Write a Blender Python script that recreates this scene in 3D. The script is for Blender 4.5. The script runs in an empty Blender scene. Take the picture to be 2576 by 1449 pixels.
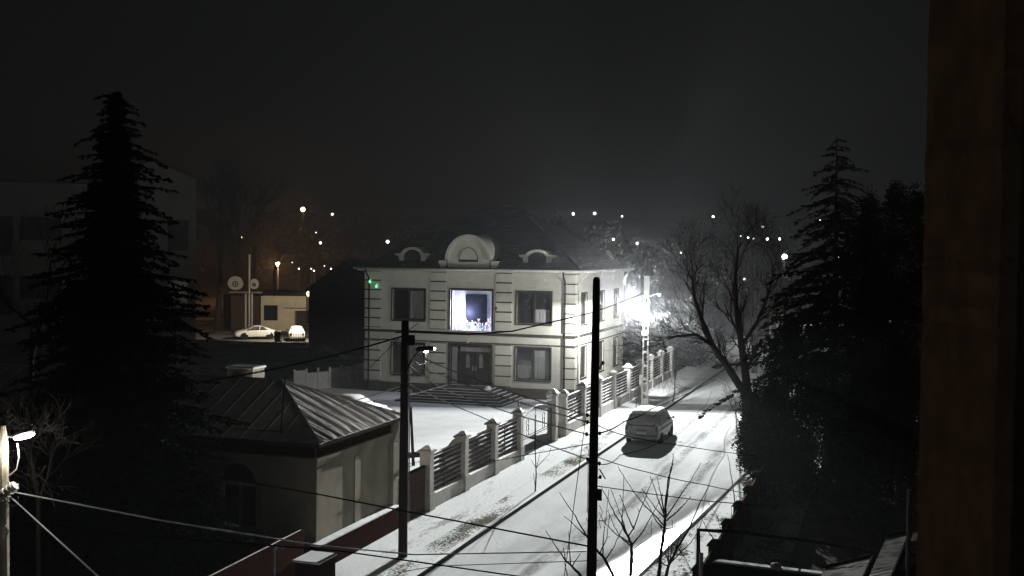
import bpy, math, random
from math import sin, cos, tan, pi, radians, sqrt, atan2
from mathutils import Vector, Matrix
random.seed(7)
R = random.random
def U(a, b): return a + (b - a) * random.random()

# ------------------------------------------------------------------ camera
scene = bpy.context.scene
col = scene.collection
FPX, CW, CH = 2900.0, 1288.0, 724.5          # focal length and centre in pixels of the 2576 x 1449 view
PITCH, ROLL, CAMZ = math.atan(0.0319), 0.012, 9.5
camd = bpy.data.cameras.new('camera'); cam = bpy.data.objects.new('camera', camd); col.objects.link(cam)
fwd = Vector((0, cos(PITCH), -sin(PITCH))); up0 = Vector((0, sin(PITCH), cos(PITCH))); rt0 = Vector((1, 0, 0))
rt = rt0 * cos(ROLL) + up0 * sin(ROLL); up = up0 * cos(ROLL) - rt0 * sin(ROLL)
m = Matrix((rt, up, -fwd)).transposed().to_4x4(); m.translation = (0, 0, CAMZ)
cam.matrix_world = m
camd.sensor_width = 36; camd.lens = FPX / 2576 * 36
camd.clip_start = 0.05; camd.clip_end = 3000
camd.dof.use_dof = True; camd.dof.focus_distance = 62; camd.dof.aperture_fstop = 16
scene.camera = cam

# ------------------------------------------------------------------ world, exposure
W = bpy.data.worlds.new('World'); scene.world = W; W.use_nodes = True
nt = W.node_tree; nt.nodes.clear()
sky = nt.nodes.new('ShaderNodeTexSky'); sky.sky_type = 'NISHITA'; sky.sun_disc = False
sky.sun_elevation = radians(8); sky.sun_rotation = radians(150); sky.air_density = 1; sky.dust_density = 3
hs = nt.nodes.new('ShaderNodeHueSaturation'); hs.inputs['Saturation'].default_value = 0.12
wt = nt.nodes.new('ShaderNodeMix'); wt.data_type = 'RGBA'; wt.blend_type = 'MULTIPLY'; wt.inputs[0].default_value = 1
wt.inputs[7].default_value = (1.0, 0.92, 0.80, 1)
bg = nt.nodes.new('ShaderNodeBackground'); bg.inputs['Strength'].default_value = 0.0003
wo = nt.nodes.new('ShaderNodeOutputWorld')
nt.links.new(sky.outputs[0], hs.inputs['Color']); nt.links.new(hs.outputs[0], wt.inputs[6])
nt.links.new(wt.outputs[2], bg.inputs['Color']); nt.links.new(bg.outputs[0], wo.inputs['Surface'])
vs = scene.view_settings
vs.view_transform = 'Standard'; vs.look = 'None'; vs.exposure = 0; vs.gamma = 1
cy = scene.cycles
cy.max_bounces = 5; cy.diffuse_bounces = 3; cy.glossy_bounces = 2; cy.transmission_bounces = 3
cy.volume_bounces = 0; cy.transparent_max_bounces = 8; cy.sample_clamp_indirect = 3
cy.caustics_reflective = False; cy.caustics_refractive = False
HAZE = 0.00027

# ------------------------------------------------------------------ pixel helpers (view pixel -> place)
def ray(px, py): return (fwd + rt * ((px - CW) / FPX) - up * ((py - CH) / FPX))
def G(px, py, z=0.0):
    d = ray(px, py); k = (z - CAMZ) / d.z
    return Vector((d.x * k, d.y * k, z))
def A(px, py, D):
    d = ray(px, py); k = D / d.y
    return Vector((d.x * k, D, CAMZ + d.z * k))
PHI = math.atan(0.329)
E = Vector((cos(PHI), -sin(PHI), 0)); S = Vector((sin(PHI), cos(PHI), 0))
O = Vector((-3.0, 41.4, 0))
def T(t, s, z=0.0): return O + E * t + S * s + Vector((0, 0, z))
def TS(p): q = p - O; return q.dot(E), q.dot(S)

# ------------------------------------------------------------------ materials
def nodes_of(name):
    m = bpy.data.materials.new(name); m.use_nodes = True
    t = m.node_tree; return m, t, t.nodes['Principled BSDF']
class NT:
    def __init__(s, t): s.t = t
    def n(s, typ, **k):
        o = s.t.nodes.new(typ)
        for a, v in k.items(): setattr(o, a, v)
        return o
    def inp(s, sock, v):
        if hasattr(v, 'is_linked') or isinstance(v, bpy.types.NodeSocket): s.t.links.new(v, sock)
        else: sock.default_value = v
    def m(s, op, a, b=0.0, c=0.0, clamp=False):
        o = s.n('ShaderNodeMath', operation=op); o.use_clamp = clamp
        s.inp(o.inputs[0], a); s.inp(o.inputs[1], b); s.inp(o.inputs[2], c); return o.outputs[0]
    def ss(s, v, a, b):
        o = s.n('ShaderNodeMapRange', interpolation_type='SMOOTHSTEP')
        s.inp(o.inputs[0], v); s.inp(o.inputs[1], a); s.inp(o.inputs[2], b); return o.outputs[0]
    def mix(s, f, a, b):
        o = s.n('ShaderNodeMix', data_type='RGBA'); s.inp(o.inputs[0], f)
        for i, v in ((6, a), (7, b)):
            s.inp(o.inputs[i], v if isinstance(v, bpy.types.NodeSocket) else (*v, 1)); 
        return o.outputs[2]
    def noise(s, vec, scale, detail=4, rough=0.55):
        o = s.n('ShaderNodeTexNoise'); s.inp(o.inputs['Vector'], vec); o.inputs['Scale'].default_value = scale
        o.inputs['Detail'].default_value = detail; o.inputs['Roughness'].default_value = rough; return o.outputs[0]
    def obj(s): return s.n('ShaderNodeTexCoord').outputs['Object']
    def map(s, vec, sc): 
        o = s.n('ShaderNodeMapping'); s.inp(o.inputs[0], vec); o.inputs['Scale'].default_value = sc; return o.outputs[0]
    def sep(s, vec):
        o = s.n('ShaderNodeSeparateXYZ'); s.inp(o.inputs[0], vec); return o.outputs
    def bump(s, h, d=0.02, st=0.6):
        o = s.n('ShaderNodeBump'); s.inp(o.inputs['Height'], h); o.inputs['Distance'].default_value = d
        o.inputs['Strength'].default_value = st; return o.outputs[0]
def mat(name, c, rough=0.8, c2=None, scale=3.0, bump=0.01, metal=0.0, stretch=(1, 1, 1), lo=0.35, hi=0.7, bs=None):
    m, t, b = nodes_of(name); q = NT(t)
    v = q.map(q.obj(), stretch); n = q.noise(v, scale)
    f = q.ss(n, lo, hi)
    c2 = c2 or tuple(x * 0.72 for x in c)
    t.links.new(q.mix(f, c, c2), b.inputs['Base Color'])
    b.inputs['Roughness'].default_value = rough; b.inputs['Metallic'].default_value = metal
    if bump: t.links.new(q.bump(q.noise(v, bs or scale * 6, 5), bump), b.inputs['Normal'])
    return m
def emit(name, c, s):
    m, t, b = nodes_of(name)
    b.inputs['Base Color'].default_value = (0.6, 0.6, 0.6, 1)
    b.inputs['Emission Color'].default_value = (*c, 1); b.inputs['Emission Strength'].default_value = s
    return m
M = {}
M['snow'] = mat('snow', (.80, .81, .79), .7, (.72, .73, .71), .8, .03, bs=2.2)
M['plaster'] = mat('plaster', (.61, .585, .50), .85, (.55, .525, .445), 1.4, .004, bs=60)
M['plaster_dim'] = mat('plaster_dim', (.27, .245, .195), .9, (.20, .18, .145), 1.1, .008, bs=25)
M['plinth'] = mat('plinth_stone', (.10, .085, .07), .8, (.07, .06, .05), 2.5, .02)
M['kerbstone'] = mat('shade_dark_kerb_stone', (.07, .07, .068), .8, (.05, .05, .05), 3, .008)  # kerb coloured dark: the shadow line along it is put into the stone
M['maroon'] = mat('maroon_paint', (.030, .014, .011), .85, (.021, .011, .009), 2, .01)
M['frame'] = mat('window_frame', (.055, .045, .04), .5, bump=0)
M['glass'] = mat('window_glass', (.016, .017, .018), .08, (.03, .03, .03), .6, 0)
M['curtain'] = mat('net_curtain', (.30, .30, .28), .9, (.17, .17, .16), 6, .01, stretch=(3, 3, .2))
M['gutter'] = mat('white_gutter', (.55, .53, .48), .5, bump=0)
M['groove'] = mat('groove_shadow_gap', (.07, .062, .05), .9)
M['doorwood'] = mat('door_wood', (.028, .02, .016), .45, bump=.004)
M['doorglass'] = mat('door_glass', (.22, .22, .21), .2, (.10, .10, .10), 9, 0)
M['concrete'] = mat('concrete', (.42, .41, .38), .85, (.33, .32, .30), 3, .008)
M['fencepost'] = mat('fence_plaster', (.35, .335, .305), .85, (.28, .265, .245), 3, .006)
M['slat'] = mat('fence_slat', (.055, .042, .042), .6, (.042, .032, .033), 6, .004, stretch=(1, .2, 4))
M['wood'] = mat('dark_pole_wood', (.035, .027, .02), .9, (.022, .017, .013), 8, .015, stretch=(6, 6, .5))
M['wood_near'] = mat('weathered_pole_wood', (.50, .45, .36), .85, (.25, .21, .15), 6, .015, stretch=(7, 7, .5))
M['metal'] = mat('grey_metal', (.28, .28, .28), .45, metal=.7, bump=0)
M['dark'] = mat('black_iron', (.02, .02, .02), .6, bump=0)
M['cable'] = mat('black_cable', (.005, .005, .005), .9, bump=0)
M['cable_pale'] = mat('pale_cable', (.45, .45, .42), .5, bump=0)
M['ceramic'] = mat('porcelain', (.6, .58, .52), .25, bump=0)
M['bark'] = mat('bark', (.05, .042, .035), .95, (.03, .025, .02), 9, .02, stretch=(4, 4, .7))
M['twig'] = mat('twig_bark', (.035, .03, .026), .9, bump=0)
def matte(m):
    m.node_tree.nodes['Principled BSDF'].inputs['Specular IOR Level'].default_value = 0.0; return m
M['needle'] = mat('spruce_needles', (.018, .028, .016), .8, (.010, .017, .010), 1.5, 0)
M['needle2'] = mat('thuja_needles', (.010, .015, .011), .9, (.006, .009, .007), 1.8, 0)
M['ivy'] = mat('ivy_leaves', (.010, .016, .008), .9, (.006, .010, .005), 2.2, 0)
for k in ('needle', 'needle2', 'ivy', 'twig', 'bark', 'cable', 'wood'): matte(M[k])
M['tyre'] = mat('rubber', (.015, .015, .015), .85, bump=0)
M['rim'] = mat('wheel_rim', (.3, .3, .3), .35, metal=.8, bump=0)
M['carwhite'] = mat('white_car_paint', (.7, .7, .68), .3, (.62, .62, .6), 1.2, 0)
M['vanpaint'] = mat('frosted_van_paint', (.20, .20, .196), .6, (.30, .30, .295), 2.3, .004, lo=.4, hi=.75, bs=14)
M['carglass'] = mat('car_glass', (.03, .032, .034), .15, (.10, .10, .10), 1.5, 0)
M['frost'] = mat('snow_crusted_glass', (.07, .07, .07), .8, (.12, .12, .12), 2.0, .006, bs=18)
M['redlens'] = mat('tail_lamp_red', (.10, .03, .028), .3, bump=0)
M['plate'] = mat('plate_white', (.6, .6, .58), .4, bump=0)
M['black'] = mat('black_plastic', (.02, .02, .02), .6, bump=0)
M['brownwood'] = mat('brown_boards', (.085, .06, .045), .8, (.06, .042, .03), 3, .01, stretch=(5, 5, .3))
M['aptwall'] = mat('apartment_render', (.36, .345, .31), .9, (.31, .295, .265), .5, .006)
M['kiosk'] = mat('cream_render', (.58, .51, .39), .85, (.50, .44, .33), .9, .004)
M['pillar'] = mat('brown_stucco', (.60, .39, .26), .95, (.44, .28, .185), 14, .008, bs=70)
M['soil'] = mat('yard_soil', (.035, .032, .028), .95, (.06, .055, .05), .6, .04)
M['whitepaint'] = mat('white_sign_face', (.30, .29, .26), .6, (.24, .23, .21), 2, 0)
M['lamp_white'] = emit('lamp_white', (.93, .97, 1.0), 60)
def glowing_glass(name, c, s):                    # lit diffuser: gives off light and lets light through
    m = bpy.data.materials.new(name); m.use_nodes = True; t = m.node_tree; t.nodes.clear()
    e = t.nodes.new('ShaderNodeEmission'); e.inputs[0].default_value = (*c, 1); e.inputs[1].default_value = s
    p = t.nodes.new('ShaderNodeBsdfTransparent'); a = t.nodes.new('ShaderNodeAddShader'); o = t.nodes.new('ShaderNodeOutputMaterial')
    t.links.new(e.outputs[0], a.inputs[0]); t.links.new(p.outputs[0], a.inputs[1]); t.links.new(a.outputs[0], o.inputs[0]); return m
M['lamp_glass'] = glowing_glass('lamp_glass', (.93, .97, 1.0), 40)
M['lamp_far'] = emit('far_lamp_white', (.95, .98, 1.0), 9)
M['lamp_far_warm'] = emit('far_lamp_yellow', (1.0, .80, .36), 7)
M['lamp_orange'] = emit('far_lamp_orange', (1.0, .62, .24), 9)
M['lamp_blue'] = emit('far_lamp_bluish', (.72, .80, 1.0), 5)

# patchy snow on grass
def patchy(name, dark, thr=.5, sc=1.6, stretch=(1, 1, 1), light=(.78, .79, .77)):
    m, t, b = nodes_of(name); q = NT(t)
    v = q.map(q.obj(), stretch)
    big = q.noise(v, .35, 2); fine = q.noise(v, sc * 4, 6, .75)
    f = q.ss(q.m('ADD', q.m('MULTIPLY', big, .9), q.m('MULTIPLY', fine, .9)), thr + .43, thr + .54)
    t.links.new(q.mix(f, light, dark), b.inputs['Base Color'])
    b.inputs['Roughness'].default_value = .85
    t.links.new(q.bump(fine, .06, 1), b.inputs['Normal']); return m
M['verge'] = patchy('snowy_grass', (.13, .122, .10), .49, 1.9, (1.6, .8, 1))
M['verge_right'] = patchy('snowy_rough_grass', (.06, .055, .045), .45, 1.5, (1.3, .8, 1))
M['pave'] = patchy('snowy_pavement', (.40, .40, .39), .56, 1.0, (3, .6, 1))
M['field'] = patchy('thin_snow_field', (.05, .042, .034), .46, .5, (.6, .9, 1), (.20, .19, .18))
M['hill'] = mat('dark_hillside', (.022, .021, .02), .95, (.04, .038, .036), .04, 0)
matte(M['hill']); M['lamp_dim'] = emit('far_lamp_soft_white', (1.0, .95, .84), 1.6)
M['greenglow'] = emit('green_glow', (.12, .9, .35), 1.6)
# roofs: snow lying thinly between seams, streaked down the slope (local x runs along the eave)
def streak(name, base, snowc, thr, sc):
    m, t, b = nodes_of(name); q = NT(t); v = q.obj()
    n = q.noise(q.map(v, sc), 1.0, 2, .5)
    f = q.ss(n, thr, thr + .16)
    t.links.new(q.mix(f, base, snowc), b.inputs['Base Color']); b.inputs['Roughness'].default_value = .7
    t.links.new(q.bump(n, .003, .5), b.inputs['Normal']); return m
M['tinroof'] = streak('snow_dusted_tin', (.74, .73, .70), (.60, .59, .56), .45, (2, 2, 2))
M['tinroof_snow'] = streak('snow_streaked_tin', (.56, .55, .53), (.84, .81, .78), .22, (.10, 2.6, .10))
M['shedroof'] = streak('snow_on_corrugated', (.28, .26, .24), (.55, .53, .50), .40, (2, 2, 2))
def tiles(name, c1, c2):
    m, t, b = nodes_of(name); q = NT(t); v = q.obj()
    w = q.n('ShaderNodeTexWave', wave_type='BANDS', bands_direction='Z'); q.inp(w.inputs['Vector'], v)
    w.inputs['Scale'].default_value = 2.6; w.inputs['Distortion'].default_value = .4
    n = q.noise(v, 1.3, 4)
    t.links.new(q.mix(q.ss(n, .35, .7), c1, c2), b.inputs['Base Color']); b.inputs['Roughness'].default_value = .6
    t.links.new(q.bump(w.outputs['Fac'], .05), b.inputs['Normal']); return m
M['tiles'] = tiles('dark_roof_tiles', (.06, .052, .05), (.085, .075, .07))
M['tiles_brown'] = tiles('brown_roof_tiles', (.10, .07, .055), (.07, .05, .04))
# road: packed snow, wheel tracks, wet gutter (local x across, y along the street)
def road_mat():
    m, t, b = nodes_of('snowy_road'); q = NT(t); v = q.obj(); x, y, z = q.sep(v)[:3]
    wob = q.m('MULTIPLY', q.m('SUBTRACT', q.noise(v, .25, 2), .5), .5)
    fine = q.noise(q.map(v, (1, .35, 1)), 9, 6, .7); mid = q.noise(q.map(v, (1, .18, 1)), 1.6, 4)
    def track(t0, s0, k, w):
        c = q.m('SUBTRACT', t0, q.m('MULTIPLY', q.m('MAXIMUM', q.m('SUBTRACT', s0, y), 0.0), k))
        d = q.m('ABSOLUTE', q.m('SUBTRACT', q.m('ADD', x, wob), c))
        return q.m('SUBTRACT', 1.0, q.ss(d, w * .25, w))
    t1 = track(6.65, 4.0, .09, .36); t2 = track(8.15, 2.0, .08, .44)
    t3 = q.m('MULTIPLY', track(6.15, 4.0, .09, .22), .45)
    tr = q.m('MAXIMUM', q.m('MAXIMUM', t1, t2), t3)
    tr = q.m('MULTIPLY', tr, q.ss(q.m('ADD', q.m('MULTIPLY', fine, .7), q.m('MULTIPLY', mid, .6)), .50, .74))
    edge = q.m('ADD', 9.3, q.m('MULTIPLY', y, .0615))
    wid = q.m('MULTIPLY', q.m('SUBTRACT', 9.0, y), .10)
    dd = q.m('SUBTRACT', q.m('ADD', x, q.m('MULTIPLY', q.m('SUBTRACT', fine, .5), .25)), q.m('SUBTRACT', edge, wid))
    wet = q.ss(q.m('ADD', dd, q.m('MULTIPLY', q.m('SUBTRACT', mid, .5), .5)), -.05, .45)
    slush = q.m('MULTIPLY', q.ss(dd, -1.0, -.1), q.ss(y, 14.0, 4.0))
    c = q.mix(q.ss(q.noise(q.map(v, (1, .25, 1)), .6, 5, .6), .32, .72), (.70, .71, .695), (.52, .53, .52))
    c = q.mix(q.m('MULTIPLY', q.ss(fine, .55, .78), .35), c, (.36, .36, .355))
    c = q.mix(q.m('MULTIPLY', tr, .9), c, (.24, .24, .235))
    c = q.mix(q.m('MULTIPLY', slush, .7), c, (.19, .19, .185))
    c = q.mix(wet, c, (.05, .05, .05))
    t.links.new(c, b.inputs['Base Color'])
    r = q.m('SUBTRACT', .8, q.m('MULTIPLY', wet, .42)); t.links.new(r, b.inputs['Roughness'])
    t.links.new(q.m('MULTIPLY', wet, .11), b.inputs['Specular IOR Level'])
    h = q.m('ADD', q.m('MULTIPLY', fine, q.m('SUBTRACT', 1.0, q.m('MULTIPLY', wet, .8))), q.m('MULTIPLY', tr, -.6))
    t.links.new(q.bump(h, .035, .8), b.inputs['Normal']); return m
M['road'] = road_mat()
for k in 'kerbstone snow plaster plaster_dim plinth maroon groove concrete fencepost slat wood_near brownwood aptwall kiosk pillar soil verge verge_right pave field tinroof tinroof_snow shedroof tiles tiles_brown frame doorwood curtain dark black'.split(): matte(M[k])

# ------------------------------------------------------------------ mesh builder
class MB:
    def __init__(s): s.v = []; s.f = []
    def add(s, vs, fs):
        o = len(s.v); s.v += [Vector(p) for p in vs]; s.f += [tuple(i + o for i in f) for f in fs]; return s
    def quad(s, a, b, c, d): return s.add([a, b, c, d], [(0, 1, 2, 3)])
    def box(s, x0, y0, z0, x1, y1, z1, bev=0):
        x0, x1 = min(x0, x1), max(x0, x1); y0, y1 = min(y0, y1), max(y0, y1); z0, z1 = min(z0, z1), max(z0, z1)
        return s.add([(x0, y0, z0), (x1, y0, z0), (x1, y1, z0), (x0, y1, z0), (x0, y0, z1), (x1, y0, z1), (x1, y1, z1), (x0, y1, z1)],
                     [(0, 3, 2, 1), (4, 5, 6, 7), (0, 1, 5, 4), (1, 2, 6, 5), (2, 3, 7, 6), (3, 0, 4, 7)])
    def frustum(s, cx, cy, z0, z1, a0, b0, a1, b1):
        return s.add([(cx - a0, cy - b0, z0), (cx + a0, cy - b0, z0), (cx + a0, cy + b0, z0), (cx - a0, cy + b0, z0),
                      (cx - a1, cy - b1, z1), (cx + a1, cy - b1, z1), (cx + a1, cy + b1, z1), (cx - a1, cy + b1, z1)],
                     [(0, 3, 2, 1), (4, 5, 6, 7), (0, 1, 5, 4), (1, 2, 6, 5), (2, 3, 7, 6), (3, 0, 4, 7)])
    def prism(s, pts, off):                       # polygon swept along the vector off
        n = len(pts); off = Vector(off); a = [Vector(p) for p in pts]; b = [p + off for p in a]
        return s.add(a + b, [tuple(range(n))[::-1], tuple(range(n, 2 * n))] + [(i, (i + 1) % n, n + (i + 1) % n, n + i) for i in range(n)])
    def prism_xz(s, poly, y0, y1): return s.prism([(x, y0, z) for x, z in poly], (0, y1 - y0, 0))
    def prism_xy(s, poly, z0, z1): return s.prism([(x, y, z0) for x, y in poly], (0, 0, z1 - z0))
    def tube(s, pts, r, n=6, cap=True):
        pts = [Vector(p) for p in pts]; k = len(pts)
        rs = r if isinstance(r, (list, tuple)) else [r] * k
        vs = []; prev = None
        for i, p in enumerate(pts):
            d = (pts[min(i + 1, k - 1)] - pts[max(i - 1, 0)])
            d = d.normalized() if d.length > 1e-9 else Vector((0, 0, 1))
            if prev is None: a = d.orthogonal().normalized()
            else:
                a = prev - d * prev.dot(d); a = a.normalized() if a.length > 1e-6 else d.orthogonal().normalized()
            prev = a; b = d.cross(a)
            vs += [p + (a * cos(2 * pi * j / n) + b * sin(2 * pi * j / n)) * rs[i] for j in range(n)]
        fs = [(i * n + j, i * n + (j + 1) % n, (i + 1) * n + (j + 1) % n, (i + 1) * n + j) for i in range(k - 1) for j in range(n)]
        if cap: fs += [tuple(range(n))[::-1], tuple(range((k - 1) * n, k * n))]
        return s.add(vs, fs)
    def ball(s, c, r, nu=10, nv=6, sz=1.0):
        c = Vector(c); vs = [c + Vector((0, 0, -r * sz))]; fs = []
        for i in range(1, nv):
            t = -pi / 2 + pi * i / nv
            vs += [c + Vector((r * cos(t) * cos(2 * pi * j / nu), r * cos(t) * sin(2 * pi * j / nu), r * sz * sin(t))) for j in range(nu)]
        vs.append(c + Vector((0, 0, r * sz))); last = len(vs) - 1
        for j in range(nu):
            fs.append((0, 1 + (j + 1) % nu, 1 + j)); fs.append((last, last - nu + j, last - nu + (j + 1) % nu))
        for i in range(nv - 2):
            for j in range(nu): fs.append((1 + i * nu + j, 1 + i * nu + (j + 1) % nu, 1 + (i + 1) * nu + (j + 1) % nu, 1 + (i + 1) * nu + j))
        return s.add(vs, fs)
    def build(s, name, mt, parent=None, org=None, smooth=False, bevel=0.0, rz=0.0):
        org = Vector(org) if org is not None else Vector((0, 0, 0))
        me = bpy.data.meshes.new(name)
        vs = [p - org for p in s.v]
        if rz and parent is None:
            rot = Matrix.Rotation(-rz, 3, 'Z'); vs = [rot @ p for p in vs]
        me.from_pydata([tuple(p) for p in vs], [], s.f); me.update()
        for mm in (mt if isinstance(mt, (list, tuple)) else [mt]): me.materials.append(mm)
        o = bpy.data.objects.new(name, me); col.objects.link(o)
        if parent: o.parent = parent
        else: o.location = org; o.rotation_euler = (0, 0, rz)
        if smooth: me.polygons.foreach_set('use_smooth', [True] * len(me.polygons))
        if bevel:
            b = o.modifiers.new('bevel', 'BEVEL'); b.width = bevel; b.segments = 2; b.limit_method = 'ANGLE'
        return o
def tag(o, label, cat, group=None):
    o['label'] = label; o['category'] = cat
    if group: o['group'] = group
    return o
def thing(name, label, cat, loc=(0, 0, 0), rz=0.0, group=None):
    o = bpy.data.objects.new(name, None); col.objects.link(o); o.empty_display_size = .3
    o.location = loc; o.rotation_euler = (0, 0, rz); return tag(o, label, cat, group)
def setting(o, kind='structure'): o['kind'] = kind; return o
def copy_tree(o, parent=None):
    c = o.copy(); col.objects.link(c)
    if parent: c.parent = parent
    for ch in list(o.children): copy_tree(ch, c)
    return c
def lamp_light(name, loc, power, color, radius, parent=None):
    l = bpy.data.lights.new(name, 'POINT'); l.energy = power; l.color = color; l.shadow_soft_size = radius
    o = bpy.data.objects.new(name, l); col.objects.link(o); o.location = loc
    if parent: o.parent = parent
    return o
# ================================================================== SETTING
def hill(x, y):
    d = max(0.0, y - 135 + 0.05 * abs(x)); h = 0.00055 * d * d
    h = h if h < 20 else 20 + (h - 20) * .03
    return h + 1.2 * sin(x * .021 + y * .013) * min(1, d / 60)
xs = [-420, -300, -220, -160, -120, -90, -60, -40, -25, -12, 0, 12, 25, 40, 60, 90, 120, 160, 220, 300, 420]
ys = [-15, 0, 15, 30, 45, 60, 75, 90, 105, 120, 135, 150, 165, 180, 200, 220, 240, 270, 300, 340, 390, 450, 520, 620]
g = MB(); g.v = [Vector((x, y, hill(x, y) - .06)) for y in ys for x in xs]; nx = len(xs)
g.f = [(j * nx + i, j * nx + i + 1, (j + 1) * nx + i + 1, (j + 1) * nx + i) for j in range(len(ys) - 1) for i in range(nx - 1)]
go = setting(g.build('ground', [M['field'], M['hill']], smooth=True))
for pgn in go.data.polygons: pgn.material_index = 1 if pgn.center.y > 152 or abs(pgn.center.x) > 150 or (pgn.center.x > 22 and pgn.center.y > 60) else 0
def sheet(name, t0, t1, s0, s1, z, mt, f0=None, f1=None, step=2.0):
    b = MB(); n = max(1, int((s1 - s0) / step)); v = []
    for i in range(n + 1):
        s = s0 + (s1 - s0) * i / n
        a = t0 if f0 is None else f0(s); c = t1 if f1 is None else f1(s)
        v += [T(a, s, z), T(c, s, z)]
    b.add(v, [(2 * i, 2 * i + 1, 2 * i + 3, 2 * i + 2) for i in range(n)])
    return setting(b.build(name, mt, org=O, rz=-PHI))
rk = lambda s: 9.3 + .0615 * s
KT = 2.95
SN, SF = -45.0, 95.0
sheet('courtyard', -26, -.25, 2.0, 52, .012, M['snow'])
sheet('pavement', -.2, 1.95, SN, SF, .12, M['pave'])
sheet('grass_strip', 1.95, KT, SN, SF, .115, M['verge'])
sheet('road', KT, 0, SN, SF, .004, M['road'], f1=rk)
sheet('grass_verge', 0, 13.0, SN, SF, .10, M['verge_right'], f0=lambda s: rk(s) + .12)
sheet('yard', 13.0, 45, SN, 30, -.01, M['soil'])
sheet('front_yard', -26, -.2, SN, -1.5, -.012, M['soil'])
kb = MB()
for i in range(140):
    s = SN + i; kb.box(0, 0, -.1, .13, .985, .128 + U(-.006, .006))
    for k in range(8): p = kb.v[-8 + k]; kb.v[-8 + k] = T(KT - .06 + p.x, s + p.y, p.z)
setting(kb.build('kerb', M['kerbstone'], org=O, rz=-PHI))
kb = MB()
for i in range(100):
    s = SN + i; kb.box(0, 0, -.1, .13, .985, .115 + U(-.006, .006))
    for k in range(8): p = kb.v[-8 + k]; kb.v[-8 + k] = T(rk(s + p.y) + p.x, s + p.y, p.z)
setting(kb.build('kerb', M['kerbstone'], org=O, rz=-PHI))
sheet('snow_cover', KT - .12, KT + .045, SN, SF, .134, M['snow'])

# ================================================================== MANSION
HW, HDP = 14.6, 14.0
HR = Vector((4.0, 73.0, 0)); HL = HR - E * HW
house = thing('mansion', 'cream two storey mansion with arched dormers and one brightly lit window', 'house', HL, -PHI)
def F(px, py):                                  # view pixel -> (x along facade, z) on the facade plane
    d = ray(px, py); nrm = S; k = (HL - Vector((0, 0, CAMZ))).dot(nrm) / d.dot(nrm)
    p = Vector((0, 0, CAMZ)) + d * k; return (p - HL).dot(E), p.z
def Z4(zx, zy): return F(858.6 + .3703 * zx, 550 + .3703 * zy)
Z0, Z1 = .68, 8.1
def rect(a, b): x0, z1 = Z4(*a); x1, z0 = Z4(*b); return [x0, z0, x1, z1]
lu, ll = rect((350, 470), (566, 688)), rect((345, 842), (562, 1050))
ru, rl = rect((1194, 497), (1424, 720)), rect((1186, 875), (1417, 1104))
cu, dd = rect((742, 480), (1022, 779)), rect((737, 855), (1015, 1120))
lu[1], lu[3] = ru[1], ru[3]; ll[1], ll[3] = rl[1], rl[3]; dd[1] = Z0 + .02
holes = [lu, ll, ru, rl, cu, dd]
def wall_grid(b, w, z0, z1, holes, place, reveal=.22):
    X = sorted({0, w, *[h[0] for h in holes], *[h[2] for h in holes]}); Zs = sorted({z0, z1, *[h[1] for h in holes], *[h[3] for h in holes]})
    for i in range(len(X) - 1):
        for j in range(len(Zs) - 1):
            cx, cz = (X[i] + X[i + 1]) / 2, (Zs[j] + Zs[j + 1]) / 2
            if any(h[0] < cx < h[2] and h[1] < cz < h[3] for h in holes): continue
            b.quad(place(X[i], 0, Zs[j]), place(X[i + 1], 0, Zs[j]), place(X[i + 1], 0, Zs[j + 1]), place(X[i], 0, Zs[j + 1]))
    for x0, a, x1, c in holes:
        P = [(x0, a), (x1, a), (x1, c), (x0, c)]
        for k in range(4):
            p, r = P[k], P[(k + 1) % 4]
            b.quad(place(p[0], 0, p[1]), place(r[0], 0, r[1]), place(r[0], reveal, r[1]), place(p[0], reveal, p[1]))
front = lambda x, y, z: (x, y, z)
side = lambda x, y, z: (HW - y, x, z)
wb = MB(); wall_grid(wb, HW, Z0, Z1, holes, front)
sh = []
for x in (1.6, 6.4, 10.8):
    for z0, z1 in ((1.3, 3.3), (4.8, 6.8)): sh.append([x, z0, x + 1.35, z1])
wall_grid(wb, HDP, Z0, Z1, sh, side)
wb.quad((0, 0, Z0), (0, 0, Z1), (0, HDP, Z1), (0, HDP, Z0)); wb.quad((0, HDP, Z0), (HW, HDP, Z0), (HW, HDP, Z1), (0, HDP, Z1))
wb.build('wall', M['plaster'], house)
pb = MB(); pb.box(-.06, -.06, -.1, HW + .06, HDP + .06, Z0); pb.build('plinth', M['plinth'], house)
# belt courses
bb = MB(); zb = Z4(900, 790)[1]
for z, h, d in ((zb, .16, .09), (zb - .55, .07, .05)):
    bb.box(-d, -d, z, HW + d, -.002, z + h); bb.box(HW + .002, 0, z, HW + d, HDP, z + h)
bb.build('belt_course', M['groove'], house)
bb = MB(); bb.box(-.07, -.07, zb + .17, HW + .07, -.003, zb + .27); bb.build('belt_moulding', M['plaster'], house)
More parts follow.
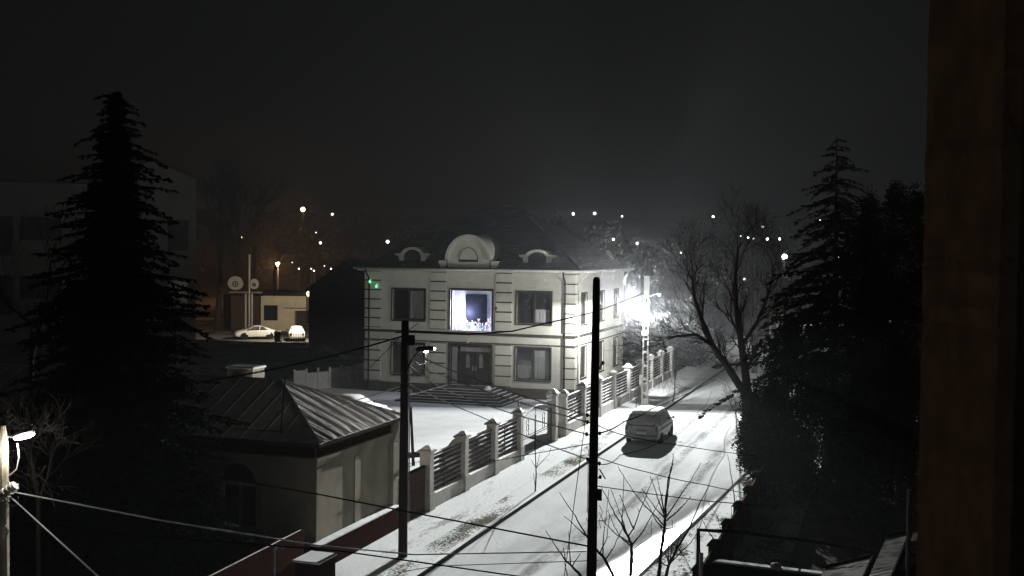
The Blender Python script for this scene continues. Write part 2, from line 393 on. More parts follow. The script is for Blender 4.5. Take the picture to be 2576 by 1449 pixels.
# quoin strips of rusticated blocks
qx = [(Z4(160, 600)[0], Z4(270, 600)[0]), (Z4(603, 600)[0], Z4(712, 600)[0]), (Z4(1048, 600)[0], Z4(1160, 600)[0]), (Z4(1508, 600)[0], HW + .05)]
def pilaster(x0, x1, za, zc):
    q = MB(); z = za; n = max(1, round((zc - za) / .605)); st = (zc - za) / n
    for k in range(n): q.box(x0, -.055, za + st * k + .045, x1, -.021, za + st * (k + 1) - .045)
    o = q.build('pilaster', M['plaster'], house, bevel=.012)
    q = MB(); q.box(x0 + .015, -.022, za, x1 - .015, -.001, zc); q.build('pilaster_core', M['groove'], o)
for x0, x1 in qx:
    x0 = max(x0, -.05); pilaster(x0, x1, Z0 + .03, zb - .58); pilaster(x0, x1, zb + .29, Z1 - .02)
for za, zc in ((Z0 + .03, zb - .58), (zb + .29, Z1 - .02)):
    q = MB(); n = round((zc - za) / .605); st = (zc - za) / n
    for k in range(n): q.box(HW + .021, .003, za + st * k + .03, HW + .055, 1.1, za + st * (k + 1) - .03)
    o = q.build('pilaster', M['plaster'], house, bevel=.012)
    q = MB(); q.box(HW + .001, .02, za, HW + .022, 1.08, zc); q.build('pilaster_core', M['groove'], o)
# windows
def window(r, cur, place, seams=1, name='window', glassm=None):
    x0, z0, x1, z1 = r; w = MB(); t = .10
    def bx(a, c, b_, d, y0, y1):
        P = [place(a, y0, c), place(b_, y0, c), place(b_, y1, c), place(a, y1, c), place(a, y0, d), place(b_, y0, d), place(b_, y1, d), place(a, y1, d)]
        w.add(P, [(0, 3, 2, 1), (4, 5, 6, 7), (0, 1, 5, 4), (1, 2, 6, 5), (2, 3, 7, 6), (3, 0, 4, 7)])
    bx(x0, z0, x1, z0 + t, .06, .215); bx(x0, z1 - t, x1, z1, .06, .215)
    bx(x0, z0 + t, x0 + t, z1 - t, .06, .215); bx(x1 - t, z0 + t, x1, z1 - t, .06, .215)
    for i in range(seams):
        xm = x0 + (x1 - x0) * (i + 1) / (seams + 1); bx(xm - .06, z0 + t, xm + .06, z1 - t, .07, .20)
    f = w.build(name, M['frame'], house)
    p = MB(); p.quad(place(x0 + t, .16, z0 + t), place(x1 - t, .16, z0 + t), place(x1 - t, .16, z1 - t), place(x0 + t, .16, z1 - t))
    p.build('pane', glassm or M['glass'], f)
    if cur:
        c = MB()
        for a, b_, d0, d1 in cur:
            xa, xb = x0 + t + (x1 - x0 - 2 * t) * a, x0 + t + (x1 - x0 - 2 * t) * b_
            za, zc = z0 + t + (z1 - z0 - 2 * t) * d0, z0 + t + (z1 - z0 - 2 * t) * d1
            c.quad(place(xa, .155, za), place(xb, .155, za), place(xb, .155, zc), place(xa, .155, zc))
        c.build('net_curtain', M['curtain'], f)
    s = MB(); sx = .06
    P0 = [place(x0 - sx, -.07, z0 - .09), place(x1 + sx, -.07, z0 - .09), place(x1 + sx, .2, z0 - .09), place(x0 - sx, .2, z0 - .09)]
    P1 = [place(x0 - sx, -.07, z0 - .004), place(x1 + sx, -.07, z0 - .004), place(x1 + sx, .2, z0 - .004), place(x0 - sx, .2, z0 - .004)]
    s.add(P0 + P1, [(0, 3, 2, 1), (4, 5, 6, 7), (0, 1, 5, 4), (1, 2, 6, 5), (2, 3, 7, 6), (3, 0, 4, 7)]); s.build('sill', M['frame'], f)
    tr = MB(); k = .09                               # dark surround strip proud of the wall
    for a, c, b_, d in ((x0 - k, z1, x1 + k, z1 + k), (x0 - k, z0, x0, z1), (x1, z0, x1 + k, z1)):
        P = [place(a, -.035, c), place(b_, -.035, c), place(b_, -.002, c), place(a, -.002, c), place(a, -.035, d), place(b_, -.035, d), place(b_, -.002, d), place(a, -.002, d)]
        tr.add(P, [(0, 3, 2, 1), (4, 5, 6, 7), (0, 1, 5, 4), (1, 2, 6, 5), (2, 3, 7, 6), (3, 0, 4, 7)])
    tr.build('surround', M['frame'], f); return f
window(lu, [(.52, 1, 0, 1)], front); window(ll, [(.52, 1, 0, 1)], front)
window(ru, [(.53, 1, .0, .45)], front); window(rl, [(0, .44, 0, .45), (.53, 1, 0, .98)], front)
for r in sh: window(r, None, side)
# the lit window: a real bright room behind it
x0, z0, x1, z1 = cu
fw = MB(); t = .07
for a, c, b_, d in ((x0, z0, x1, z0 + t), (x0, z1 - t, x1, z1), (x0, z0 + t, x0 + t, z1 - t), (x1 - t, z0 + t, x1, z1 - t)): fw.box(a, .08, c, b_, .2, d)
for a, c, b_, d in ((x0 - .1, z1, x1 + .1, z1 + .09), (x0 - .1, z0, x0, z1), (x1, z0, x1 + .1, z1)): fw.box(a, -.04, c, b_, -.002, d)
lw = fw.build('window', M['frame'], house); lw['label'] = 'brightly lit upper window with tinsel inside'
rb = MB(); dp = .85
rb.quad((x0 - .05, dp, z0 - .1), (x1 + .05, dp, z0 - .1), (x1 + .05, dp, z1 + .05), (x0 - .05, dp, z1 + .05))
rb.quad((x0 - .05, .23, z0 - .1), (x0 - .05, dp, z0 - .1), (x0 - .05, dp, z1 + .05), (x0 - .05, .23, z1 + .05))
rb.quad((x1 + .05, .23, z0 - .1), (x1 + .05, dp, z0 - .1), (x1 + .05, dp, z1 + .05), (x1 + .05, .23, z1 + .05))
rb.quad((x0 - .05, .23, z1 + .05), (x1 + .05, .23, z1 + .05), (x1 + .05, dp, z1 + .05), (x0 - .05, dp, z1 + .05))
rb.quad((x0 - .05, .23, z0 - .1), (x1 + .05, .23, z0 - .1), (x1 + .05, dp, z0 - .1), (x0 - .05, dp, z0 - .1))
rw = mat('room_white', (.80, .81, .86), .8, bump=0); rb.build('lit_room', rw, lw)
db = MB(); wx = x1 - x0
db.box(x0 + wx * .27, dp - .10, z0 + .45, x0 + wx * .78, dp - .02, z1 - .32); db.build('dark_doorway', matte(mat('dark_interior', (.02, .022, .03), .9, bump=0)), lw)
lamp_light('room_light', (x0 + wx * .35, .36, z0 + 1.25), 290, (.66, .70, 1.0), .2, house)
gar = thing('tinsel_garland', 'glittering tinsel and fairy lights along the bottom of the lit window', 'garland', HL + E * ((x0 + x1) / 2) + S * .5 + Vector((0, 0, z0 - .1)), -PHI)
for nm, c, n, es in (('silver_fringe', (.85, .88, .95), 130, 1.0), ('red_fringe', (.9, .25, .3), 14, .9), ('blue_fringe', (.3, .45, .95), 30, 1.2), ('green_fringe', (.06, .16, .11), 26, .02)):
    q = MB()
    for i in range(n):
        cx = U(-wx * .44, wx * .44); cz = U(.1, .98) * (.8 + .2 * sin(cx * 7)); cyy = U(-.12, .15); w_ = U(.012, .035); h_ = U(.05, .20); a = U(-.7, .7)
        dx, dz = sin(a) * h_, cos(a) * h_
        q.add([(cx - w_, cyy, cz), (cx + w_, cyy + U(-.03, .03), cz), (cx + w_ + dx, cyy, cz + dz), (cx - w_ + dx, cyy, cz + dz)], [(0, 1, 2, 3)])
    q.box(-wx * .4, -.02, .0, -wx * .4 + .02, .02, .16)
    mm = mat(nm, c, .35, bump=0); b_ = mm.node_tree.nodes['Principled BSDF']; b_.inputs['Emission Color'].default_value = (*c, 1); b_.inputs['Emission Strength'].default_value = es
    fr_ = q.build(nm, mm, gar)
    if n > 100: setting(fr_, 'stuff')
# entrance: double door, side light, transom
x0, z0, x1, z1 = dd
q = MB(); k = .12
q.box(x0 - .1, -.05, z0, x0 + .03, .2, z1); q.box(x1 - .03, -.05, z0, x1 + .1, .2, z1); q.box(x0 - .1, -.05, z1, x1 + .1, .2, z1 + .11)
ds = q.build('door_surround', M['frame'], house)
wd = x1 - x0; xd = x0 + wd * .20
q = MB(); q.quad((x0, .205, z0), (x1, .205, z0), (x1, .205, z1), (x0, .205, z1)); q.build('entrance_recess', M['doorwood'], house)
q = MB(); q.box(x0 + .1, .17, z0 + .05, xd - .1, .2, z1 - .12); q.box(xd + .12, .17, z1 - .42, x1 - .08, .2, z1 - .12)
q.build('side_light', M['curtain'], house)
for i in range(2):
    a = xd + (x1 - .06 - xd) * i / 2; b_ = xd + (x1 - .06 - xd) * (i + 1) / 2
    q = MB(); q.box(a + .02, .13, z0 + .02, b_ - .02, .19, z1 - .5)
    for zz in (z0 + .15, z0 + 1.3): q.box(a + .12, .105, zz, b_ - .12, .131, zz + .85)
    d_ = q.build('door', M['doorwood'], house, bevel=.01)
    q = MB(); c = (a + b_) / 2; arch = [(c + .13 * cos(t_) + (.1 if i == 0 else -.1), z0 + 1.75 + .30 * sin(t_)) for t_ in [pi * k / 10 for k in range(11)]] + [(c - .13 + (.1 if i == 0 else -.1), z0 + 1.15), (c + .13 + (.1 if i == 0 else -.1), z0 + 1.15)]
    q.prism_xz(arch, .085, .103); q.build('door_glazing', M['doorglass'], d_)
    q = MB(); hx = b_ - .1 if i == 0 else a + .1; q.tube([(hx, .07, z0 + .95), (hx, .07, z0 + 1.25)], .02); q.box(hx - .02, .06, z0 + 1.0, hx + .02, .13, z0 + 1.04)
    q.build('handle', M['metal'], d_)
q = MB(); cx = (x0 + x1) / 2; q.ball((cx - .1, -.22, z1 + .22), .07); q.box(cx - .12, -.2, z1 + .27, cx - .08, -.002, z1 + .31); q.build('porch_light', M['ceramic'], house)
# steps: a spreading flight in front of the door
sc_ = (x0 + x1) / 2 + .15
for i in range(6):
    w_ = 1.75 + .36 * (5 - i); d_ = 2.0 + .48 * (5 - i); zt = .11 * (i + 1)
    q = MB(); q.box(sc_ - w_, -d_, zt - .11 if i else -.05, sc_ + w_, -.065, zt); st_ = q.build('step', M['plinth'], house, bevel=.008)
    if i < 6:
        w2 = w_ - .36; d2 = d_ - .46
        q = MB(); e = .055
        q.box(sc_ - w_ + .02, -d_ + .02, zt + .001, sc_ + w_ - .02, -d_ + .02 + e, zt + .022)
        q.box(sc_ - w_ + .02, -d_ + .125, zt + .001, sc_ - w_ + .02 + e, -.1, zt + .022); q.box(sc_ + w_ - .02 - e, -d_ + .125, zt + .001, sc_ + w_ - .02, -.1, zt + .022)
        q.build('snow_rim', M['snow'], st_)
q = MB()
for k in range(4): q.ball((sc_ + 1.55 + U(-.1, .1), -1.2 - .15 * k, .72 - .08 * k), .2, 8, 5, .8)
q.build('balustrade_end', M['snow'], house, smooth=True)
# roof: hipped, cornice, gutters, downpipes
ov = .55; q = MB(); zr = 12.6
c4 = [(-ov, -ov, Z1 + .16), (HW + ov, -ov, Z1 + .16), (HW + ov, HDP + ov, Z1 + .16), (-ov, HDP + ov, Z1 + .16)]
r1, r2 = (HW / 2 - 1.4, HDP / 2, zr), (HW / 2 + 1.4, HDP / 2, zr)
q.add(c4 + [r1, r2], [(0, 1, 5, 4), (1, 2, 5), (2, 3, 4, 5), (3, 0, 4), (3, 2, 1, 0)])
roof = q.build('roof', M['tiles'], house)
q = MB()
for a, b_ in ((c4[0], r1), (c4[1], r2), (r1, r2)): q.tube([Vector(a) + Vector((0, 0, .03)), Vector(b_) + Vector((0, 0, .03))], .09, 6)
q.build('ridge_tiles', M['tiles'], roof)
q = MB(); q.box(-.42, -.42, Z1, HW + .42, .3, Z1 + .14); q.box(HW - .3, .302, Z1, HW + .42, HDP + .4, Z1 + .14); q.box(-.42, .302, Z1, .3, HDP + .4, Z1 + .14); q.build('cornice', M['gutter'], house)
q = MB(); zg = Z1 + .17
q.tube([(-ov - .05, -ov - .07, zg), (HW + ov + .05, -ov - .07, zg)], .075, 8); q.tube([(HW + ov + .07, -ov, zg), (HW + ov + .07, HDP + ov, zg)], .075, 8)
q.build('gutter', M['gutter'], house, smooth=True)
for x, y, sx, sy, mt in ((.32, -.10, 0, -1, 'frame'), (HW - .62, -.10, 0, -1, 'frame'), (HW + .12, .55, 1, 0, 'gutter'), (HW + .12, 4.6, 1, 0, 'gutter')):
    q = MB(); top = (x, -ov - .07, zg) if sy else (HW + ov + .07, y, zg)
    q.tube([top, Vector(top) + Vector((0, 0, -.25)), (x, y, Z1 - .55), (x, y, .1)], .055, 8); q.build('downpipe', M[mt], house, smooth=True)
# dormers
def arch_pts(cx, zc, rx, rz, a0=0, a1=180, n=20): return [(cx + rx * cos(radians(a0 + (a1 - a0) * i / n)), zc + rz * sin(radians(a0 + (a1 - a0) * i / n))) for i in range(n + 1)]
xa = Z4(722, 250)[0]; xb = Z4(1030, 250)[0]; cx = (xa + xb) / 2; zb0 = Z1 + .18; zt = Z4(875, 108)[1]; rx = (xb - xa) / 2
zs = zb0 + .62
q = MB(); q.prism_xz([(cx + rx - .12, zb0)] + [(cx + rx - .12, zs)] + arch_pts(cx, zs, rx - .17, zt - zs - .15)[1:-1] + [(cx - rx + .12, zs), (cx - rx + .12, zb0)], -.30, 2.6)
dm = q.build('arched_pediment', M['plaster'], house)
q = MB(); o_ = arch_pts(cx, zs, rx + .02, zt - zs); i_ = arch_pts(cx, zs, rx - .19, zt - zs - .19)
for k in range(20):
    q.prism([(o_[k][0], -.42, o_[k][1]), (o_[k + 1][0], -.42, o_[k + 1][1]), (i_[k + 1][0], -.42, i_[k + 1][1]), (i_[k][0], -.42, i_[k][1])], (0, 2.7, 0))
q.build('arch_moulding', M['plaster'], dm)
q = MB(); ai = arch_pts(cx, zs - .02, .66, .84)
q.prism_xz([(cx + .66, zs - .14)] + ai + [(cx - .66, zs - .14)], -.325, -.302); q.build('niche_recess', M['frame'], dm)
q = MB(); ai = arch_pts(cx, zs + .03, .60, .75); q.prism_xz(ai, -.345, -.327); q.build('niche_panel', M['plaster'], dm)
q = MB()
for s_ in (-1, 1):
    a = cx + s_ * (rx - .02); q.prism_xz([(a, zb0), (a + s_ * .42, zb0), (a + s_ * .42, zb0 + .25), (a + s_ * .52, zb0 + .42), (a + s_ * .52, zb0 + .56), (a, zb0 + .56)][::int(s_)], -.34, 1.2)
q.build('pediment_shoulder', M['plaster'], dm)
for zx0, zx1, zyt in ((350, 585, 193), (1195, 1445, 210)):
    a = Z4(zx0, 250)[0]; b_ = Z4(zx1, 250)[0]; cx = (a + b_) / 2; hw_ = (b_ - a) / 2
    yb = .35; zb_ = Z1 + .55; zt_ = Z4((zx0 + zx1) / 2, zyt)[1]; ri, ro = hw_ * .50, hw_ * .68
    zc = zb_ + .42
    q = MB(); outer = [(cx + hw_ * .72, zb_), (cx + hw_ * .80, zc + .02), (cx + hw_, zc + .10), (cx + hw_, zc + .2), (cx + ro, zc + .2)] + arch_pts(cx, zc + .06, ro, zt_ - zc - .06, 20, 160, 14) + [(cx - ro, zc + .2), (cx - hw_, zc + .2), (cx - hw_, zc + .10), (cx - hw_ * .80, zc + .02), (cx - hw_ * .72, zb_)]
    inner = [(cx - ri, zb_)] + arch_pts(cx, zc, ri, zt_ - zc - .16, 180, 0, 14) + [(cx + ri, zb_)]
    q.prism_xz(outer + inner, yb, yb + 2.2); dm = q.build('dormer', M['plaster'], house)
    q = MB(); q.prism_xz(inner, yb + .12, yb + 2.0); q.build('dormer_window', M['glass'], dm)
for zx, zy in ((203, 428), (247, 460)):  # two small glowing green balls added at the facade corner
    q = MB(); gx, gz_ = Z4(zx, zy); q.ball((gx, -.22, gz_), .085, 8, 6, 1.2); q.tube([(gx, -.2, gz_ + .1), (gx, -.05, gz_ + .18)], .012, 4); q.build('green_glow_ball', M['greenglow'], house)
q = MB(); x_ = Z4(1055, 610)[0]; z_ = Z4(1055, 612)[1]; q.box(x_ - .05, -.2, z_, x_ + .05, -.06, z_ + .1); q.tube([(x_, -.06, z_ + .05), (x_, -.2, z_ - .12)], .03); q.build('wall_lantern', M['frame'], house)

# ================================================================== STREET FENCE
def post(b, s, h=2.3, w=.2, t=0.0, z0=0.0): b.box(t - w, s - w, z0, t + w, s + w, h)
def make_fence(nm, label, ss, h, wallh, pathz=.0):
    f = thing(nm, label, 'fence', O, -PHI)
    q = MB(); q.box(-.14, ss[0] + .2, -.1, .16, ss[-1] - .2, wallh); q.build('base_wall', M['fencepost'], f)
    q = MB()
    for a, b_ in zip(ss[:-1], ss[1:]): q.box(-.13, a + .21, wallh + .002, .15, b_ - .21, wallh + .035)
    q.build('snow_ledge', M['snow'], f, bevel=.015)
    for i, s in enumerate(ss):
        q = MB(); q.box(-.2, s - .2, -.1, .2, s + .2, h); q.box(-.25, s - .25, -.1, .25, s + .25, .75)
        p = q.build('post', M['fencepost'], f, bevel=.015)
        q = MB(); q.box(-.28, s - .28, h + .001, .28, s + .28, h + .07); q.frustum(0, s, h + .071, h + .22, .26, .26, .05, .05); q.build('post_cap', M['fencepost'], p)
        q = MB(); q.frustum(.02, s + .02, h + .10, h + .255, .23, .23, .06, .06); q.build('cap_snow', M['snow'], p, bevel=.02)
    for a, b_ in zip(ss[:-1], ss[1:]):
        q = MB(); n = 7; z0 = wallh + .10; z1 = h - .22
        for k in range(n):
            z = z0 + (z1 - z0) * k / n; q.box(-.015, a + .2, z, .015, b_ - .2, z + (z1 - z0) / n * .60)
        q.box(-.05, a + .2, z1 - .01, .05, b_ - .2, z1 + .06)
        sp = q.build('slat_panel', M['slat'], f)
        q = MB(); q.box(-.045, a + .22, z1 + .062, .045, b_ - .22, z1 + .085)
        for k in range(n):
            z = z0 + (z1 - z0) * k / n + (z1 - z0) / n * .60; q.box(-.018, a + .25, z + .001, .014, b_ - .25, z + .012)
        q.build('slat_snow', M['snow'], sp)
        q = MB(); q.box(-.06, (a + b_) / 2 - .03, wallh + .04, -.018, (a + b_) / 2 + .03, z1); q.build('panel_stud', M['slat'], sp)
    return f
s0 = [0.0, 3.62, 7.2, 10.7]
make_fence('slatted_fence', 'dark slatted fence on plastered posts along pavement, nearest stretch before the open gate', s0, 2.22, .62)
s1 = [18.2, 22.0, 25.6, 29.2, 33.3, 37.0, 40.7, 44.4, 48.1]
make_fence('slatted_fence', 'brightly lit slatted fence on plastered posts beside the glaring street lamp', s1, 2.22, .62)
# gate
gt = thing('driveway_gate', 'open wrought iron gate with arched top between two plastered posts', 'gate', T(0, 10.9), -PHI)
for s, h in ((5.4, 2.45),):
    q = MB(); q.box(-.22, s - .22, -.1, .22, s + .22, h); p = q.build('post', M['fencepost'], gt, bevel=.015)
    q = MB(); q.box(-.3, s - .3, h + .001, .3, s + .3, h + .07); q.frustum(0, s, h + .071, h + .24, .27, .27, .05, .05); q.build('post_cap', M['fencepost'], p)
    q = MB(); q.frustum(.0, s + .0, h + .1, h + .28, .25, .25, .07, .07); q.build('cap_snow', M['snow'], p, bevel=.02)
for (a, b_) in ((.05, 2.45), (2.5, 5.15)):
    q = MB(); n = 17
    for k in range(n + 1):
        s = a + (b_ - a) * k / n; hh = 1.75 + .45 * sin(pi * (s - .05) / 5.1); q.tube([(0, s, .12), (0, s, hh)], .009, 4)
    for z in (.15, .9, 1.0): q.tube([(0, a, z), (0, b_, z)], .016, 4)
    q.tube([(0, a + (b_ - a) * k / 16, 1.75 + .45 * sin(pi * (a + (b_ - a) * k / 16 - .05) / 5.1)) for k in range(17)], .02, 5)
    for z in (.35, .6): q.tube([(0, (a + b_) / 2 + .2 * cos(t_), z + .9 + .28 * sin(t_)) for t_ in [2 * pi * k / 12 for k in range(13)]], .012, 4)
    q.tube([(0, a, .1), (0, a, 1.8)], .025, 5); q.tube([(0, b_, .1), (0, b_, 1.8)], .025, 5)
    lf = q.build('gate_leaf', M['dark'], gt)
    q = MB(); q.tube([(0, a + (b_ - a) * k / 16, 1.785 + .45 * sin(pi * (a + (b_ - a) * k / 16 - .05) / 5.1)) for k in range(17)], .022, 5); q.build('rail_snow', M['snow'], lf)
q = MB()
for k in range(14): q.ball((U(-.05, .05), 4.75 + U(-.22, .22), 2.42 + U(-.15, .22)), U(.05, .1), 6, 4)
q.build('arch_ornament', M['snow'], gt)
q = MB(); q.box(-.02, .05, .05, .02, 5.1, .11); q.build('gate_rail', M['dark'], gt)
# solid side gate left of the first post
sg = thing('board_gate', 'dark board gate between cream cottage and first fence post', 'gate', O, -PHI)
q = MB()
for k in range(7): q.box(-.03, -2.45, .1 + .23 * k, .03, -.22, .1 + .23 * k + .215)
q.build('boards', M['brownwood'], sg); q = MB(); q.box(-.07, -2.55, -.1, .07, -2.40, 1.75); q.box(-.05, -2.4, 1.715, .05, -.22, 1.78); q.build('gate_frame', M['dark'], sg)
# leaning board and a stake in the yard behind
pl = G(1040, 1172); q = MB(); q.tube([pl, A(1033, 1024, pl.y)], [.075, .06], 6)
tag(q.build('stake', M['wood'], org=pl), 'thin dark wooden stake standing in snow behind the utility pole', 'stake')
q = MB(); a = G(985, 1168); b_ = G(1062, 1160); q.tube([a + Vector((0, 0, .32)), b_ + Vector((0, 0, .32))], .13, 8); 
for c in (a, b_): q.tube([c, c + Vector((0, 0, .3))], .06)
tag(q.build('timber_rail', M['wood'], org=a), 'dark timber rail lying low behind the first fence post', 'rail')

# ================================================================== STREET LAMP (lit) and lights
lp = G(1622, 1033); lp.z = 0
sl = thing('street_lamp', 'slotted concrete lamp post with glaring white lamp beside the parked van', 'street lamp', lp, -PHI)
q = MB(); H = 8.1
def wpost(z): return .17 - .06 * z / H
for s_ in (-1, 1):
    for z0, z1 in ((0, H),):
        a, c = wpost(z0), wpost(z1)
        q.add([(s_ * a - .045, -.09, z0), (s_ * a + .045, -.09, z0), (s_ * a + .045, .09, z0), (s_ * a - .045, .09, z0), (s_ * c - .035, -.07, z1), (s_ * c + .035, -.07, z1), (s_ * c + .035, .07, z1), (s_ * c - .035, .07, z1)],
              [(0, 3, 2, 1), (4, 5, 6, 7), (0, 1, 5, 4), (1, 2, 6, 5), (2, 3, 7, 6), (3, 0, 4, 7)])
for k in range(9):
    z = 1.0 + k * .82; w_ = wpost(z); q.box(-w_ + .03, -.07, z, w_ - .03, .07, z + .13)
q.box(-.14, -.08, 0, .14, .08, .75); q.box(-.10, -.065, 6.9, .10, .065, H)
q.build('concrete_post', M['concrete'], sl)
HZ = A(1622, 772, lp.y - .75).z
q = MB(); q.tube([(0, -.09, HZ - .1), (0, -.35, HZ + .05), (0, -.6, HZ + .1)], .035, 8); q.build('lamp_arm', M['metal'], sl)
q = MB(); q.box(-.16, -.95, HZ + .06, .16, -.5, HZ + .16); lh = q.build('lamp_head', M['metal'], sl, bevel=.03)
q = MB(); q.ball((0, -.74, HZ - .14), .25, 18, 12, .8); q.build('lamp_lens', M['lamp_glass'], lh)
q = MB(); q.tube([(.1, 0, HZ + .55), (.45, .1, HZ + .72), (.7, .15, HZ + .78)], .03, 8); q.build('lamp_arm', M['metal'], sl)
q = MB(); q.box(.58, .05, HZ + .72, .86, .27, HZ + .82); l2 = q.build('lamp_head', M['metal'], sl, bevel=.02)
q = MB(); q.ball((.74, .12, HZ + .68), .085, 10, 6, .6); q.build('lamp_lens', M['lamp_far'], l2)
q = MB(); q.box(-.34, -.15, 1.55, -.17, .05, 2.15); q.tube([(-.25, -.05, 1.55), (-.25, -.05, 1.4), (-.14, -.02, 1.3), (-.14, -.09, 1.6)], .03, 6); q.build('meter_box', M['ceramic'], sl, bevel=.01)
q = MB(); q.box(-.24, -.17, HZ - 1.75, .16, .1, HZ - 1.45); q.build('junction_box', M['ceramic'], sl, bevel=.02)
main = lamp_light('street_lamp_light', (0, 0, 0), 3300, (.95, .985, 1.0), .05)
main.location = A(1622, 775, lp.y - .85) + Vector((0, -.02, -.22))
l = main.data; l.use_nodes = True; t = l.node_tree; q = NT(t); em = t.nodes['Emission']
nrm = q.n('ShaderNodeTexCoord').outputs['Normal']; dx, dy, dz = q.sep(nrm)[:3]
c = q.m('MULTIPLY', dz, -1.0)                              # cosine from straight down
clip = q.m('ADD', .165, q.m('MULTIPLY', q.m('MAXIMUM', q.m('SUBTRACT', q.m('ABSOLUTE', dx), .42), 0.0), .35))
wide = q.m('POWER', q.m('MAXIMUM', c, clip), -2.4)          # road optic: more light far along the street
lat = q.ss(dy, .14, -.12)                                  # full throw only along the road toward the viewer's side
sidew = q.ss(dy, .62, .85)                                 # spill backwards along the house side
thr = q.m('ADD', q.m('MULTIPLY', wide, q.m('ADD', q.m('MULTIPLY', .104, q.m('SUBTRACT', 1.0, q.m('MULTIPLY', sidew, .75))), q.m('MULTIPLY', lat, .896))), q.m('ADD', .32, q.m('MULTIPLY', sidew, 3.8)))
leak = q.m('MULTIPLY', q.m('MULTIPLY', q.ss(dz, -.08, .30), q.ss(dx, 2.4, -.2)), q.m('MULTIPLY', lat, q.ss(dy, -.85, -.45)))     # stray light thrown up and sideways
upw = q.ss(c, -.06, .03)                                   # little light above the horizontal
thr = q.m('MULTIPLY', thr, q.m('SUBTRACT', 1.0, q.m('MULTIPLY', q.ss(dx, -.55, -.8), .38)))
thr = q.m('ADD', q.m('MULTIPLY', thr, upw), q.m('MULTIPLY', q.m('SUBTRACT', 1.0, upw), q.m('ADD', q.m('ADD', .5, q.m('MULTIPLY', lat, 8.0)), q.m('MULTIPLY', leak, 32.0))))
cut = q.m('MULTIPLY', q.ss(q.m('SUBTRACT', dy, q.m('MULTIPLY', c, .19)), 0.0, .012), q.ss(q.m('SUBTRACT', c, q.m('MULTIPLY', dy, 1.42)), -.03, .03))
narrow = q.ss(q.m('SUBTRACT', q.m('ABSOLUTE', dx), q.m('MULTIPLY', dy, .5)), -.01, .01)
cut = q.m('MULTIPLY', cut, narrow)
q.inp(em.inputs['Strength'], q.m('MULTIPLY', thr, q.m('SUBTRACT', 1.0, q.m('MULTIPLY', cut, .88))))

# thousands of separate flakes added round the lamp to make its halo of light
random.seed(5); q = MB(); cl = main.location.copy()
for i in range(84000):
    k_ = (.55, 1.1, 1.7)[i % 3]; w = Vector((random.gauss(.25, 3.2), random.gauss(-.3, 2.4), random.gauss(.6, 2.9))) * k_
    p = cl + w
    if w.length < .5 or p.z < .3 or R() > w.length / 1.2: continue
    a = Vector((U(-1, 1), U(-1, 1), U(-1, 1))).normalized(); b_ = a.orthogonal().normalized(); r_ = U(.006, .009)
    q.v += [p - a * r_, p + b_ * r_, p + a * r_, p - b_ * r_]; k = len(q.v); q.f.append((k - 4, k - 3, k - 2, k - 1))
fm = mat('halo_flake', (.85, .86, .86), .9, bump=0); fm.node_tree.nodes['Principled BSDF'].inputs['Alpha'].default_value = .38
setting(q.build('halo_flakes', matte(fm)), 'stuff'); random.seed(11)
# ================================================================== COTTAGE
E0 = G(805, 1118, 3.85); E1 = G(1005, 1045, 3.85); LD = (E1 - E0).dot(S)
CC = E0 - E * .30 + S * .30; CC.z = 0; CD = LD - .6; CL = 17.0
cot = thing('cottage', 'cream single storey cottage with hipped tin roof at the pavement edge', 'house', CC, -PHI)
wb = MB(); ax = A(612, 1270, 34.6) - CC; awx = ax.dot(E)
arch = [awx - .62, 1.15, awx + .62, 3.05]; win2 = [awx - 4.6, 1.1, awx - 3.3, 2.7]; win3 = [awx - 8.6, 1.1, awx - 7.3, 2.7]
def pl_front(x, y, z): return (x, y, z)
X0 = -CL
def cot_front(x, y, z): return (x + X0, y, z)
hs_ = [[r[0] - X0, r[1], r[2] - X0, r[3]] for r in (arch, win2, win3)]
wall_grid(wb, CL, 0, 3.75, hs_, cot_front)
wb.quad((0, 0, 0), (0, CD, 0), (0, CD, 3.75), (0, 0, 3.75)); wb.quad((X0, CD, 0), (X0, 0, 0), (X0, 0, 3.75), (X0, CD, 3.75)); wb.quad((0, CD, 0), (X0, CD, 0), (X0, CD, 3.75), (0, CD, 3.75))
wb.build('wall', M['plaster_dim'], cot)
q = MB(); q.box(.001, -.30, -.1, .30, CD + .05, .85); q.box(X0, -.12, -.1, -.002, -.002, .7); q.build('plinth', M['maroon'], cot)
q = MB(); q.box(.01, -.32, .852, .33, CD - .25, .91); q.build('plinth_snow', M['snow'], cot, bevel=.02)
q = MB()                                              # stepped cornice under the eaves
for z, d in ((3.05, .05), (3.16, .09), (3.27, .13)):
    q.box(.002, -.002, z, d, CD, z + .105); q.box(X0, -d, z, d, -.003, z + .105)
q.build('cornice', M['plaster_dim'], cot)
q = MB(); q.box(.002, .02, 3.40, .05, CD, 3.74); q.box(X0, -.05, 3.40, -.01, -.004, 3.74); q.build('frieze', M['maroon'], cot)
q = MB(); q.box(.002, CD - .45, -.1, .16, CD + .08, 3.04)
q.prism([(.002, CD - .45, 3.042), (.16, CD - .45, 3.042), (.34, CD - .45, 3.5), (.34, CD - .45, 3.74), (.002, CD - .45, 3.74)], (0, .53, 0))
q.build('corner_buttress', M['plaster_dim'], cot, bevel=.02)
q = MB(); q.box(.002, 2.55, .86, .045, 2.95, 3.04); q.build('pilaster', M['plaster_dim'], cot)
q = MB(); q.box(.002, -.03, .9, .06, .30, 3.04); q.build('corner_pilaster', M['plaster_dim'], cot)
